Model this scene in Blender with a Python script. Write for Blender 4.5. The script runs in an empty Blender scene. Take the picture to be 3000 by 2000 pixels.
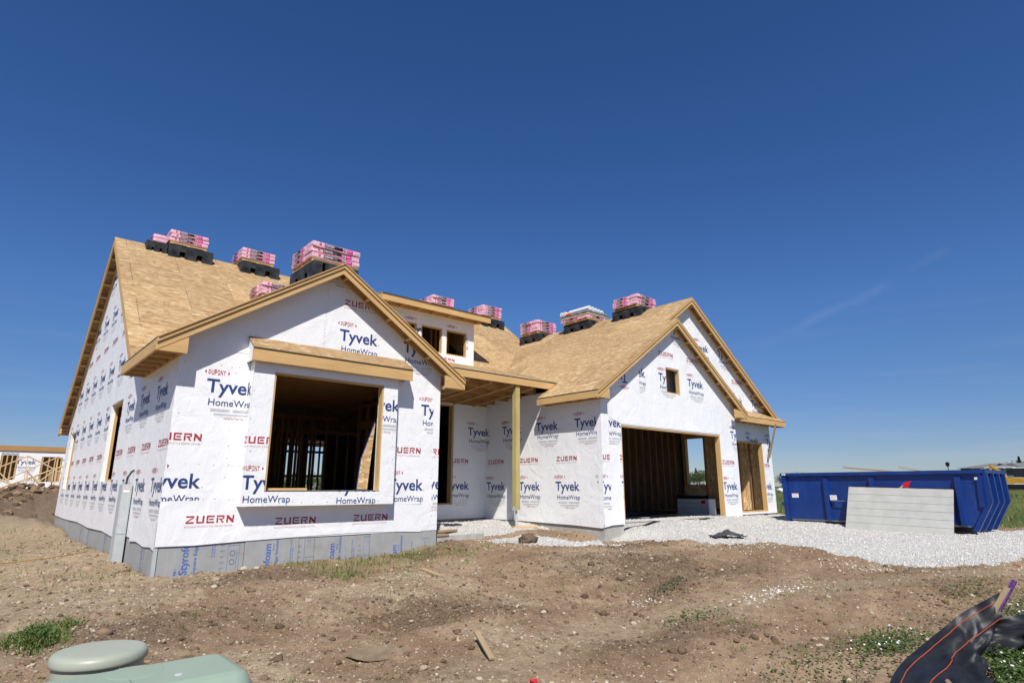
import bpy, bmesh, math, random
import numpy as np
from mathutils import Vector, Matrix, noise
random.seed(7)
S = bpy.context.scene
COL = S.collection
R = math.radians
V = Vector

# ------------------------------------------------------------------ camera, sky, sun, exposure
cd = bpy.data.cameras.new('camera'); cam = bpy.data.objects.new('camera', cd); COL.objects.link(cam)
cd.sensor_width = 36; cd.lens = 20.994; cd.clip_start = 0.1; cd.clip_end = 6000
cam.location = (-2.296, -10.937, 0.874)
cam.rotation_euler = (math.pi/2 + 0.239, 0, -0.724)
S.camera = cam
SUN_EL = R(50); SUN_DIR = V((-0.6*math.cos(SUN_EL), -0.8*math.cos(SUN_EL), math.sin(SUN_EL)))  # towards the sun
sd = bpy.data.lights.new('sun', 'SUN'); sun = bpy.data.objects.new('sun', sd); COL.objects.link(sun)
sd.energy = 4.3; sd.angle = R(0.53); sd.color = (1.0, 0.955, 0.88)
sun.rotation_euler = (-SUN_DIR).to_track_quat('-Z', 'Y').to_euler()
sun.location = (-20, -30, 40)
S.view_settings.view_transform = 'Standard'; S.view_settings.look = 'None'
S.view_settings.exposure = 0.45; S.view_settings.gamma = 1
W = bpy.data.worlds.new('World'); S.world = W; W.use_nodes = True
nt = W.node_tree; nt.nodes.clear()
def wn(t, **k):
    n = nt.nodes.new(t)
    for a, b in k.items(): setattr(n, a, b)
    return n
sky = wn('ShaderNodeTexSky', sky_type='NISHITA'); sky.sun_disc = False
sky.sun_elevation = SUN_EL; sky.sun_rotation = math.atan2(SUN_DIR.x, SUN_DIR.y)
sky.altitude = 0; sky.air_density = 0.9; sky.dust_density = 0.0; sky.ozone_density = 5.0
bg = wn('ShaderNodeBackground'); bg.inputs[1].default_value = 0.075
wo = wn('ShaderNodeOutputWorld')
# a thin broken contrail and a little high cirrus, placed by direction in the sky
tc = wn('ShaderNodeTexCoord')
def vdot(vec):
    n = wn('ShaderNodeVectorMath', operation='DOT_PRODUCT'); nt.links.new(tc.outputs['Generated'], n.inputs[0]); n.inputs[1].default_value = vec; return n.outputs['Value']
def mth(op, a, b=None, c=None, clamp=False):
    n = wn('ShaderNodeMath', operation=op, use_clamp=clamp)
    for i, x in enumerate((a, b, c)):
        if x is None: continue
        if isinstance(x, (int, float)): n.inputs[i].default_value = x
        else: nt.links.new(x, n.inputs[i])
    return n.outputs[0]
def wnoise(scale, detail=4, vec=None):
    n = wn('ShaderNodeTexNoise'); n.inputs['Scale'].default_value = scale; n.inputs['Detail'].default_value = detail
    if vec is None: nt.links.new(tc.outputs['Generated'], n.inputs['Vector'])
    else: nt.links.new(vec, n.inputs['Vector'])
    return n.outputs['Fac']
wob = mth('MULTIPLY', mth('SUBTRACT', wnoise(14, 5), 0.5), 0.022)
dist = mth('ABSOLUTE', mth('ADD', vdot((0.345, -0.285, -0.894)), wob))
line = mth('SUBTRACT', 1.0, mth('DIVIDE', dist, 0.010), clamp=True)
along = mth('MULTIPLY', mth('SUBTRACT', vdot((0.925, 0.24, 0.28)), 0.972), 60, clamp=True)
brk = mth('MULTIPLY', mth('SUBTRACT', wnoise(11, 3), 0.47), 6.0, clamp=True)
trail = mth('MULTIPLY', mth('MULTIPLY', line, along), mth('MULTIPLY', brk, 0.045))
mp = wn('ShaderNodeMapping'); mp.inputs['Scale'].default_value = (2.0, 2.0, 22); mp.inputs['Rotation'].default_value = (0.05, 0.12, 0)
nt.links.new(tc.outputs['Generated'], mp.inputs['Vector'])
cir = mth('MULTIPLY', mth('SUBTRACT', wnoise(2.3, 5, mp.outputs['Vector']), 0.52), 2.2, clamp=True)
sep = wn('ShaderNodeSeparateXYZ'); nt.links.new(tc.outputs['Generated'], sep.inputs[0])
low = mth('SUBTRACT', 1.0, mth('DIVIDE', sep.outputs['Z'], 0.30), clamp=True)
cir = mth('MULTIPLY', mth('MULTIPLY', cir, low), 0.16)
tot = mth('ADD', trail, cir, clamp=True)
mix = wn('ShaderNodeMix', data_type='RGBA'); nt.links.new(tot, mix.inputs[0])
hs = wn('ShaderNodeHueSaturation'); hs.inputs['Hue'].default_value = 0.510; hs.inputs['Saturation'].default_value = 1.2; nt.links.new(sky.outputs[0], hs.inputs['Color'])
nt.links.new(mth('MINIMUM', mth('ADD', 0.60, mth('MULTIPLY', sep.outputs['Z'], 1.45)), 1.0), hs.inputs['Value'])   # duller air near the horizon
mz = wn('ShaderNodeMix', data_type='RGBA', blend_type='MULTIPLY'); nt.links.new(mth('SUBTRACT', 1.0, mth('DIVIDE', sep.outputs['Z'], 0.2), clamp=True), mz.inputs[0])
nt.links.new(hs.outputs[0], mz.inputs['A']); mz.inputs['B'].default_value = (0.90, 0.90, 1.10, 1)
nt.links.new(mz.outputs['Result'], mix.inputs['A']); mix.inputs['B'].default_value = (8.0, 8.4, 9.0, 1)
nt.links.new(mix.outputs['Result'], bg.inputs[0]); nt.links.new(bg.outputs[0], wo.inputs[0])

# ------------------------------------------------------------------ material helpers
class M:
    """small node-graph builder for one procedural material"""
    def __init__(s, name, rough=0.6, spec=0.35):
        s.m = bpy.data.materials.new(name); s.m.use_nodes = True
        s.t = s.m.node_tree; s.b = s.t.nodes['Principled BSDF']
        s.b.inputs['Roughness'].default_value = rough; s.b.inputs['Specular IOR Level'].default_value = spec
    def n(s, t, **k):
        x = s.t.nodes.new(t)
        for a, b in k.items(): setattr(x, a, b)
        return x
    def put(s, sock, v):
        if hasattr(v, 'is_output'): s.t.links.new(v, sock)
        elif isinstance(v, (tuple, list)) and len(v) == 3 and sock.type == 'RGBA': sock.default_value = (*v, 1)
        else: sock.default_value = v
    def co(s, kind='Object', scale=(1, 1, 1), rot=(0, 0, 0)):
        c = s.n('ShaderNodeTexCoord'); m = s.n('ShaderNodeMapping')
        m.inputs['Scale'].default_value = scale; m.inputs['Rotation'].default_value = rot
        s.t.links.new(c.outputs[kind], m.inputs['Vector']); return m.outputs[0]
    def noise(s, vec, scale, detail=4, rough=0.55, dist=0.0, out='Fac'):
        x = s.n('ShaderNodeTexNoise'); s.put(x.inputs['Vector'], vec); x.inputs['Scale'].default_value = scale
        x.inputs['Detail'].default_value = detail; x.inputs['Roughness'].default_value = rough; x.inputs['Distortion'].default_value = dist
        return x.outputs[out]
    def voro(s, vec, scale, feature='F1', out='Distance', rnd=1.0):
        x = s.n('ShaderNodeTexVoronoi', feature=feature); s.put(x.inputs['Vector'], vec); x.inputs['Scale'].default_value = scale
        x.inputs['Randomness'].default_value = rnd
        return x.outputs[out]
    def ramp(s, f, stops, interp='LINEAR'):
        x = s.n('ShaderNodeValToRGB'); x.color_ramp.interpolation = interp; e = x.color_ramp.elements
        while len(e) < len(stops): e.new(0.5)
        for i, (p, c) in enumerate(stops):
            e[i].position = p; e[i].color = (*c, 1) if isinstance(c, (tuple, list)) else (c, c, c, 1)
        s.put(x.inputs[0], f); return x.outputs[0]
    def mix(s, f, a, b, mode='MIX'):
        x = s.n('ShaderNodeMix', data_type='RGBA', blend_type=mode)
        s.put(x.inputs[0], f); s.put(x.inputs['A'], a); s.put(x.inputs['B'], b); return x.outputs['Result']
    def math(s, op, a, b=0.0, clamp=False):
        x = s.n('ShaderNodeMath', operation=op, use_clamp=clamp); s.put(x.inputs[0], a); s.put(x.inputs[1], b); return x.outputs[0]
    def attr(s, name, out='Color'):
        x = s.n('ShaderNodeAttribute'); x.attribute_name = name; return x.outputs[out]
    def bump(s, h, strength=0.3, dist=0.01, prev=None):
        x = s.n('ShaderNodeBump'); s.put(x.inputs['Height'], h); x.inputs['Strength'].default_value = strength; x.inputs['Distance'].default_value = dist
        if prev is not None: s.t.links.new(prev, x.inputs['Normal'])
        s.t.links.new(x.outputs[0], s.b.inputs['Normal']); return x.outputs[0]
    def col(s, c): s.put(s.b.inputs['Base Color'], c); return s
    def rough(s, c): s.put(s.b.inputs['Roughness'], c); return s

MAT = {}
def wrap_bump(m):
    c = m.co('Object')
    w = m.noise(c, 2.2, 3, 0.5, 1.2); w2 = m.noise(m.co('Object', (1, 1, 1.7)), 7.5, 4, 0.6, 2.2); w3 = m.noise(c, 28, 3, 0.6, 0.6)
    rid = m.math('ABSOLUTE', m.math('SUBTRACT', w2, 0.5))
    w4 = m.noise(m.co('Object', (1, 1, .35), (.3, .2, .5)), 3.6, 3, 0.5, 1.5); r4 = m.math('POWER', m.math('SUBTRACT', 1.0, m.math('MULTIPLY', m.math('ABSOLUTE', m.math('SUBTRACT', w4, 0.5)), 2.0)), 7.0)
    h = m.math('ADD', m.math('ADD', m.math('MULTIPLY', w, 1.6), m.math('MULTIPLY', r4, 0.13)), m.math('ADD', m.math('MULTIPLY', rid, 0.38), m.math('MULTIPLY', w3, 0.035)))
    m.bump(h, 0.36, 0.03)
    return c, w, rid
def make_wrap():
    m = M('house_wrap', 0.42, 0.3); c, w, rid = wrap_bump(m)
    base = m.ramp(m.noise(c, 1.3, 4), [(0.3, (0.74, 0.75, 0.77)), (0.7, (0.83, 0.835, 0.84))])
    fib = m.noise(c, 60, 2, 0.7)
    base = m.mix(m.ramp(fib, [(0.42, 0.0), (0.62, 0.5)]), base, (0.86, 0.86, 0.86))
    dust = m.ramp(m.noise(c, 4.5, 5, 0.7), [(0.62, 0.0), (0.78, 0.20)])
    m.col(m.mix(dust, base, (0.62, 0.58, 0.52))); MAT['wrap'] = m.m
    for nm, ca, cb in (('blue_ink', (0.018, 0.035, 0.145), (0.05, 0.085, 0.24)), ('red_ink', (0.33, 0.02, 0.035), (0.47, 0.06, 0.075)),
                       ('grey_ink', (0.42, 0.43, 0.45), (0.55, 0.56, 0.58)), ('pale_red_ink', (0.55, 0.30, 0.31), (0.66, 0.45, 0.45))):
        m = M('wrap_' + nm, 0.45, 0.3); c, w, rid = wrap_bump(m)
        m.col(m.ramp(m.noise(c, 55, 3, 0.7), [(0.38, ca), (0.66, cb)])); MAT[nm] = m.m
make_wrap()
def make_osb(name, lift=1.0):
    m = M(name, 0.7, 0.2); uv = m.co('UV')
    layers = []
    for i, (sx, sy, rot, sc) in enumerate(((5.6, 25, 0.14, 1.0), (6.4, 22, -0.28, 1.0), (7.5, 30, 0.60, 1.0))):
        cc = m.co('UV', (sx, sy, 1), (0, 0, rot))
        wv = m.n('ShaderNodeVectorMath', operation='ADD'); m.put(wv.inputs[0], cc)
        nn = m.n('ShaderNodeVectorMath', operation='SCALE'); m.put(nn.inputs[0], m.noise(cc, 0.9, 3, 0.6, out='Color')); nn.inputs['Scale'].default_value = 1.1
        m.t.links.new(nn.outputs[0], wv.inputs[1])
        v = m.n('ShaderNodeTexVoronoi'); m.put(v.inputs['Vector'], wv.outputs[0]); v.inputs['Scale'].default_value = sc
        sp = m.n('ShaderNodeSeparateColor'); m.put(sp.inputs[0], v.outputs['Color'])
        layers.append((sp.outputs[0], sp.outputs[1], v.outputs['Distance']))
    k = lift
    ra = [(0.0, (0.30*k, 0.14*k, 0.055*k)), (0.07, (0.42*k, 0.24*k, 0.10*k)), (0.3, (0.53*k, 0.345*k, 0.165*k)), (0.8, (0.62*k, 0.43*k, 0.225*k)), (1.0, (0.88*k, 0.70*k, 0.44*k))]
    a = m.ramp(layers[0][0], ra); b = m.ramp(layers[1][0], ra); d = m.ramp(layers[2][0], ra)
    x = m.mix(m.math('GREATER_THAN', layers[0][1], 0.5), a, b)
    x = m.mix(m.math('GREATER_THAN', layers[1][1], 0.68), x, d)
    big = m.noise(uv, 0.7, 3)
    x = m.mix(0.22, x, m.ramp(big, [(0.3, (0.50*k, 0.33*k, 0.17*k)), (0.7, (0.66*k, 0.47*k, 0.28*k))]))
    br = m.n('ShaderNodeTexBrick'); m.put(br.inputs['Vector'], uv); br.inputs['Scale'].default_value = 1.0
    br.inputs['Brick Width'].default_value = 2.44; br.inputs['Row Height'].default_value = 1.22; br.inputs['Mortar Size'].default_value = 0.006
    br.inputs['Color1'].default_value = (0, 0, 0, 1); br.inputs['Color2'].default_value = (0, 0, 0, 1); br.inputs['Mortar'].default_value = (1, 1, 1, 1)
    b2 = m.n('ShaderNodeTexBrick'); m.put(b2.inputs['Vector'], uv); b2.inputs['Scale'].default_value = 1.0; b2.inputs['Brick Width'].default_value = 2.44; b2.inputs['Row Height'].default_value = 1.22; b2.inputs['Mortar Size'].default_value = 0.0
    b2.inputs['Color1'].default_value = (0.84, 0.82, 0.80, 1); b2.inputs['Color2'].default_value = (1.10, 1.10, 1.08, 1); x = m.mix(1.0, x, b2.outputs['Color'], 'MULTIPLY')
    x = m.mix(m.math('MULTIPLY', br.outputs['Color'], 0.75), x, (0.09, 0.055, 0.03))
    # printed fastening lines: short dark dashes every 40 cm
    sp = m.n('ShaderNodeSeparateXYZ'); m.put(sp.inputs[0], uv)
    fu = m.math('FRACT', m.math('DIVIDE', sp.outputs[0], 0.61)); lu = m.math('LESS_THAN', fu, 0.022)
    jit = m.noise(m.co('UV', (1.64, 2.1, 1)), 1.0, 1)
    lv = m.math('GREATER_THAN', jit, 0.545)
    x = m.mix(m.math('MULTIPLY', m.math('MULTIPLY', lu, lv), 0.55), x, (0.11, 0.075, 0.04))
    m.col(x); m.bump(m.math('ADD', layers[0][2], m.noise(uv, 40, 2)), 0.25, 0.004)
    MAT[name] = m.m
make_osb('osb_sheathing', 0.69); make_osb('osb_panel', 1.12)
def make_lumber(name, lo, hi, knot=True):
    m = M(name, 0.65, 0.25); uv = m.co('UV', (1.2, 26, 1))
    g = m.noise(uv, 1.6, 4, 0.6, 0.8); big = m.noise(m.co('UV', (0.8, 3, 1)), 1.0, 3)
    x = m.ramp(m.math('ADD', m.math('MULTIPLY', g, 0.6), m.math('MULTIPLY', big, 0.4)), [(0.3, lo), (0.68, hi)])
    if knot:
        k = m.voro(m.co('UV', (1.6, 7, 1)), 1.0)
        x = m.mix(m.ramp(k, [(0.03, 0.75), (0.085, 0.0)]), x, (0.22, 0.10, 0.035))
    ob = m.noise(m.co('Object'), 0.9, 2); x = m.mix(m.ramp(ob, [(0.4, 0.0), (0.65, 0.3)]), x, tuple(0.72*c for c in hi))
    m.col(x); m.bump(g, 0.15, 0.003); MAT[name] = m.m
make_lumber('pine', (0.46, 0.275, 0.108), (0.67, 0.445, 0.20))
make_lumber('spruce', (0.33, 0.17, 0.06), (0.47, 0.275, 0.11))
make_lumber('weathered_wood', (0.30, 0.205, 0.115), (0.44, 0.32, 0.19))
make_lumber('old_stake', (0.26, 0.19, 0.11), (0.40, 0.30, 0.18))
make_lumber('treated_post', (0.33, 0.27, 0.10), (0.52, 0.43, 0.18))
make_lumber('stud_wood_shade', (0.21, 0.105, 0.042), (0.36, 0.195, 0.082))  # darker copy of the framing lumber, indoor shade mixed into the colour
def simple(name, c, rough=0.5, spec=0.4, var=0.15, scale=8, bump=0.0, metal=0.0, c2=None):
    m = M(name, rough, spec); m.b.inputs['Metallic'].default_value = metal
    co = m.co('Object'); n = m.noise(co, scale, 4, 0.6)
    lo = tuple(x*(1-var) for x in c); hi = tuple(min(1, x*(1+var)) for x in c) if c2 is None else c2
    m.col(m.ramp(n, [(0.3, lo), (0.7, hi)]))
    if bump: m.bump(m.noise(co, scale*4, 4, 0.6), bump, 0.01)
    MAT[name] = m.m; return m
make_lumber('new_pine', (0.50, 0.36, 0.19), (0.68, 0.53, 0.31))
simple('concrete', (0.40, 0.39, 0.36), 0.85, 0.2, 0.14, 5, 0.25)
simple('dark_gap', (0.012, 0.012, 0.012), 0.9, 0.1, 0.1)
simple('drip_edge', (0.018, 0.05, 0.035), 0.4, 0.4, 0.2)
simple('galvanised', (0.43, 0.46, 0.47), 0.45, 0.4, 0.08, 6, 0.0, 0.0)
simple('steel', (0.22, 0.24, 0.25), 0.45, 0.5, 0.2, 10, 0.0, 0.6)
simple('black_plastic', (0.016, 0.017, 0.018), 0.42, 0.35, 0.6, 3.5, 0.15, c2=(0.055, 0.058, 0.058))
simple('label_black', (0.015, 0.012, 0.014), 0.35, 0.4, 0.2)
simple('label_white', (0.75, 0.75, 0.75), 0.45, 0.3, 0.08)
simple('label_red', (0.55, 0.02, 0.03), 0.4, 0.3, 0.2)
simple('label_magenta', (0.62, 0.018, 0.26), 0.4, 0.3, 0.15)
simple('orange_paper', (0.85, 0.13, 0.02), 0.6, 0.2, 0.1)
simple('white_plastic', (0.74, 0.76, 0.77), 0.28, 0.4, 0.07)
simple('grey_tarp', (0.20, 0.215, 0.24), 0.32, 0.4, 0.25, 6, 0.4)
simple('cardboard', (0.46, 0.38, 0.26), 0.8, 0.15, 0.15)
simple('blue_ink_foam', (0.03, 0.10, 0.48), 0.6, 0.2, 0.25, 30, c2=(0.11, 0.19, 0.52))
simple('pale_blue_ink_foam', (0.17, 0.22, 0.40), 0.6, 0.2, 0.15, 30)
simple('subfloor', (0.16, 0.10, 0.055), 0.8, 0.2, 0.2)
def foam():
    m = M('foam_board', 0.62, 0.25); c = m.co('Object')
    x = m.ramp(m.noise(c, 3, 5, 0.65), [(0.3, (0.29, 0.30, 0.30)), (0.7, (0.36, 0.365, 0.36))])
    st = m.noise(m.co('Object', (26, 26, 1.4)), 1.0, 3)
    x = m.mix(m.ramp(st, [(0.55, 0.0), (0.75, 0.4)]), x, (0.42, 0.42, 0.41))
    mud = m.ramp(m.noise(m.co('Object', (1.2, 1.2, 3.2)), 2.0, 5, 0.7, 1.0), [(0.60, 0.0), (0.74, 0.6)])
    m.col(m.mix(mud, x, (0.30, 0.22, 0.15))); m.bump(st, 0.1, 0.004); MAT['foam_board'] = m.m
foam()
def pink():
    m = M('pink_film', 0.26, 0.45); c = m.co('Object', (3, 9, 30))
    n = m.noise(c, 1.2, 5, 0.65, 1.6)
    x = m.ramp(n, [(0.28, (0.52, 0.15, 0.28)), (0.40, (0.70, 0.36, 0.47)), (0.60, (0.78, 0.50, 0.58)), (0.8, (0.84, 0.64, 0.69))])
    m.col(x); m.bump(n, 0.5, 0.02); MAT['pink_film'] = m.m
pink()
def dumpster_paint():
    m = M('blue_paint', 0.36, 0.45); c = m.co('Object')
    x = m.ramp(m.noise(c, 1.6, 5, 0.6), [(0.25, (0.005, 0.026, 0.140)), (0.6, (0.006, 0.036, 0.195)), (0.85, (0.014, 0.062, 0.24))])
    st = m.noise(m.co('Object', (9, 9, 0.9)), 1.0, 5, 0.7)
    x = m.mix(m.ramp(st, [(0.60, 0.0), (0.80, 0.35)]), x, (0.10, 0.15, 0.30))
    sc = m.noise(c, 9, 6, 0.75, 2.0); x = m.mix(m.ramp(sc, [(0.70, 0.0), (0.73, 0.55)]), x, (0.30, 0.33, 0.40))
    ru = m.noise(c, 6, 6, 0.75); x = m.mix(m.ramp(ru, [(0.70, 0.0), (0.76, 0.9)]), x, (0.12, 0.045, 0.02))
    m.col(x); m.rough(m.ramp(st, [(0.3, 0.28), (0.75, 0.55)])); m.bump(m.noise(c, 3, 2), 0.12, 0.02); MAT['blue_paint'] = m.m
dumpster_paint()

# ------------------------------------------------------------------ mesh helpers
class MB:
    """collects boxes, polygons and tubes with UVs in metres, builds ONE mesh object"""
    def __init__(s): s.v = []; s.f = []; s.uv = []; s.mi = []; s.mats = []; s.sm = []
    def mat(s, name):
        if name not in s.mats: s.mats.append(name)
        return s.mats.index(name)
    def poly(s, pts, mat, uv=None, smooth=False):
        b = len(s.v); s.v += [tuple(p) for p in pts]; s.f.append(tuple(range(b, b+len(pts))))
        if uv is None:
            p0 = V(pts[0]); n = None
            a = (V(pts[1])-p0)
            if a.length < 1e-9: a = V((1, 0, 0))
            a.normalize(); nrm = V((0, 0, 0))
            for i in range(2, len(pts)):
                nrm = a.cross(V(pts[i])-p0)
                if nrm.length > 1e-9: break
            bb = nrm.normalized().cross(a) if nrm.length > 1e-9 else V((0, 0, 1))
            uv = [((V(p)-p0).dot(a), (V(p)-p0).dot(bb)) for p in pts]
        s.uv.append(uv); s.mi.append(s.mat(mat)); s.sm.append(smooth)
    def box3(s, o, a, b, c, mat, uo=None):
        """box from corner o with edge vectors a, b, c; grain runs along the longest edge"""
        o, a, b, c = V(o), V(a), V(b), V(c)
        L = max((a, b, c), key=lambda x: x.length); Ld = L.normalized()
        if a.cross(b).dot(c) < 0: a, b = b, a
        du = random.uniform(0, 40) if uo is None else uo; dv = random.uniform(0, 9)
        P = lambda i, j, k: o + a*i + b*j + c*k
        for q, (e1, e2) in (((P(0,0,0), P(0,1,0), P(1,1,0), P(1,0,0)), (a, b)), ((P(0,0,1), P(1,0,1), P(1,1,1), P(0,1,1)), (a, b)),
                  ((P(0,0,0), P(1,0,0), P(1,0,1), P(0,0,1)), (a, c)), ((P(0,1,0), P(0,1,1), P(1,1,1), P(1,1,0)), (a, c)),
                  ((P(0,0,0), P(0,0,1), P(0,1,1), P(0,1,0)), (b, c)), ((P(1,0,0), P(1,1,0), P(1,1,1), P(1,0,1)), (b, c))):
            if e1 == L: w = e2
            elif e2 == L: w = e1
            else: w = e1
            wd = w.normalized() if w.length else V((0, 0, 1))
            if w is e1 and e1 != L and e2 != L:
                uv = [((p-o).dot(e2.normalized())*0.2+du, (p-o).dot(wd)+dv) for p in q]
            else: uv = [((p-o).dot(Ld)+du, (p-o).dot(wd)+dv) for p in q]
            s.poly(q, mat, uv)
    def box(s, x0, y0, z0, x1, y1, z1, mat): s.box3((x0, y0, z0), (x1-x0, 0, 0), (0, y1-y0, 0), (0, 0, z1-z0), mat)
    def beam(s, p, q, w, h, mat, up=(0, 0, 1), ext=0.0):
        """board from p to q (centre line), w sideways, h along 'up'"""
        p, q = V(p), V(q); d = (q-p).normalized(); p = p-d*ext; q = q+d*ext
        upv = V(up); sd = d.cross(upv).normalized(); u2 = sd.cross(d).normalized()
        s.box3(p - sd*w/2 - u2*h/2, q-p, sd*w, u2*h, mat)
    def tube(s, pts, r, mat, n=8, caps=True, smooth=True):
        pts = [V(p) for p in pts]; rr = r if isinstance(r, (list, tuple)) else [r]*len(pts); rings = []
        for i, p in enumerate(pts):
            d = (pts[min(i+1, len(pts)-1)] - pts[max(i-1, 0)]).normalized()
            x = d.cross(V((0.123, 0.31, 0.94))).normalized(); y = d.cross(x)
            rings.append([p + x*math.cos(2*math.pi*k/n)*rr[i] + y*math.sin(2*math.pi*k/n)*rr[i] for k in range(n)])
        for i in range(len(pts)-1):
            for k in range(n):
                s.poly((rings[i][k], rings[i][(k+1) % n], rings[i+1][(k+1) % n], rings[i+1][k]), mat, smooth=smooth)
        if caps: s.poly(rings[0][::-1], mat); s.poly(rings[-1], mat)
    def prism(s, pts, d, mat, side=None):
        """planar polygon pts pushed by vector d"""
        d = V(d); a = [V(p) for p in pts]; b = [p+d for p in a]
        s.poly(a, mat); s.poly(b[::-1], mat)
        for i in range(len(a)):
            j = (i+1) % len(a); s.poly((a[i], b[i], b[j], a[j]), side or mat)
    def build(s, name, parent=None, bevel=0.0, weld=False):
        me = bpy.data.meshes.new(name); me.from_pydata(s.v, [], s.f)
        for m in s.mats: me.materials.append(MAT[m])
        me.polygons.foreach_set('material_index', s.mi); me.polygons.foreach_set('use_smooth', s.sm)
        u = me.uv_layers.new(name='UVMap'); u.data.foreach_set('uv', [c for f in s.uv for p in f for c in p])
        if weld:
            bm = bmesh.new(); bm.from_mesh(me); bmesh.ops.remove_doubles(bm, verts=bm.verts, dist=0.0004)
            bmesh.ops.recalc_face_normals(bm, faces=bm.faces); bm.to_mesh(me); bm.free()
        me.update(); o = bpy.data.objects.new(name, me); COL.objects.link(o)
        if parent is not None: o.parent = parent
        if bevel:
            b = o.modifiers.new('bevel', 'BEVEL'); b.width = bevel; b.segments = 2; b.limit_method = 'ANGLE'
        return o
def tag(o, label=None, cat=None, group=None, kind=None):
    if label: o['label'] = label
    if cat: o['category'] = cat
    if group: o['group'] = group
    if kind: o['kind'] = kind
    return o
def thing(name, label, cat, loc=(0, 0, 0), rz=0.0, group=None):
    o = bpy.data.objects.new(name, None); COL.objects.link(o); o.empty_display_size = 0.2
    o.location = loc; o.rotation_euler = (0, 0, rz); return tag(o, label, cat, group)
def copy_tree(o, parent=None):
    c = o.copy(); COL.objects.link(c); c.parent = parent
    for ch in list(o.children): copy_tree(ch, c)
    return c

# ------------------------------------------------------------------ lettering: text curves turned into 2-D triangles
_txt = {}
def glyphs(text, bold=0.0, res=3):
    """list of 2-D triangles scaled to the unit square"""
    key = (text, bold)
    if key in _txt: return _txt[key]
    cu = bpy.data.curves.new('t', 'FONT'); cu.body = text; cu.offset = bold; cu.resolution_u = res; cu.fill_mode = 'FRONT'
    ob = bpy.data.objects.new('t', cu); COL.objects.link(ob)
    dg = bpy.context.evaluated_depsgraph_get(); me = ob.evaluated_get(dg).to_mesh()
    me.calc_loop_triangles(); vs = [v.co.copy() for v in me.vertices]
    T = [[(vs[i].x, vs[i].y) for i in t.vertices] for t in me.loop_triangles]
    ob.evaluated_get(dg).to_mesh_clear(); bpy.data.objects.remove(ob); bpy.data.curves.remove(cu)
    xs = [p[0] for t in T for p in t]; ys = [p[1] for t in T for p in t]
    x0, x1, y0, y1 = min(xs), max(xs), min(ys), max(ys)
    _txt[key] = ([[((p[0]-x0)/(x1-x0), p[1]) for p in t] for t in T], y0, y1)
    return _txt[key]
CAP = {}
def cap_height():
    if 'h' not in CAP: CAP['h'] = glyphs('H')[2]
    return CAP['h']
def word(text, u, v, w, cap, bold=0.0):
    """triangles of a word with left edge u, baseline v, width w and capital height cap"""
    T, y0, y1 = glyphs(text, bold); k = cap/cap_height()
    return [[(u+p[0]*w, v+p[1]*k) for p in t] for t in T]
def rect(u0, v0, u1, v1): return [[(u0, v0), (u1, v0), (u1, v1), (u0, v1)]]
STENCIL = {  # block stencil capitals on a unit cell
 'Z': [[(0,.8),(1,.8),(1,1),(0,1)], [(0,0),(1,0),(1,.2),(0,.2)], [(.02,.26),(.26,.26),(.98,.74),(.74,.74)]],
 'U': [[(0,.36),(.24,.36),(.24,1),(0,1)], [(.76,.0),(1,.0),(1,1),(.76,1)], [(.0,.30),(.0,.12),(.12,.0),(.30,.2),(.24,.30)], [(.12,0),(.73,0),(.73,.2),(.30,.2)]],
 'E': [[(0,.34),(.22,.40),(.22,.8),(0,.8)], [(0,.8),(1,.8),(1,1),(0,1)], [(.32,.41),(.9,.41),(.9,.59),(.32,.59)], [(0,0),(1,0),(1,.2),(0,.2)], [(0,.2),(.22,.2),(.22,.33),(0,.27)]],
 'R': [[(0,0),(.22,0),(.22,.72),(0,.72)], [(0,.8),(.82,.8),(.9,1),(0,1)], [(.82,.8),(1,.72),(1,.95),(.9,1)], [(.78,.55),(1,.5),(1,.68),(.78,.76)], [(.32,.40),(.80,.40),(.78,.58),(.32,.58)], [(.5,.34),(.74,.34),(1,0),(.76,0)]],
 'N': [[(0,0),(.22,0),(.22,.62),(0,.62)], [(.78,.38),(1,.38),(1,1),(.78,1)], [(0,1),(0,.76),(.78,0),(1,0),(1,.24),(.22,1)]],
}
def zuern(u, v, w, h):
    out = []; cw = w/5*0.82; gap = (w-5*cw)/4
    for i, ch in enumerate('ZUERN'):
        for p in STENCIL[ch]: out.append([(u+i*(cw+gap)+q[0]*cw, v+q[1]*h) for q in p])
    return out
def dupont(u, v, w):
    """condensed word that swells in the middle between two arrowheads; v = centre height"""
    out = []; hs = (.070, .088, .098, .098, .088, .070); n = 6; lw = w*0.70/6
    for i, ch in enumerate('DUPONT'):
        x = u + w*0.15 + i*lw; h = hs[i]*w/0.41
        T, y0, y1 = glyphs(ch, 0.018)
        for t in T: out.append([(x+p[0]*lw*0.80, v-h/2+(p[1]-y0)/(y1-y0)*h) for p in t])
    a = 0.032*w/0.41
    out += [[(u, v), (u+w*0.075, v-a), (u+w*0.075, v+a)], [(u+w, v), (u+w*0.925, v+a), (u+w*0.925, v-a)]]
    return out
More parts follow.
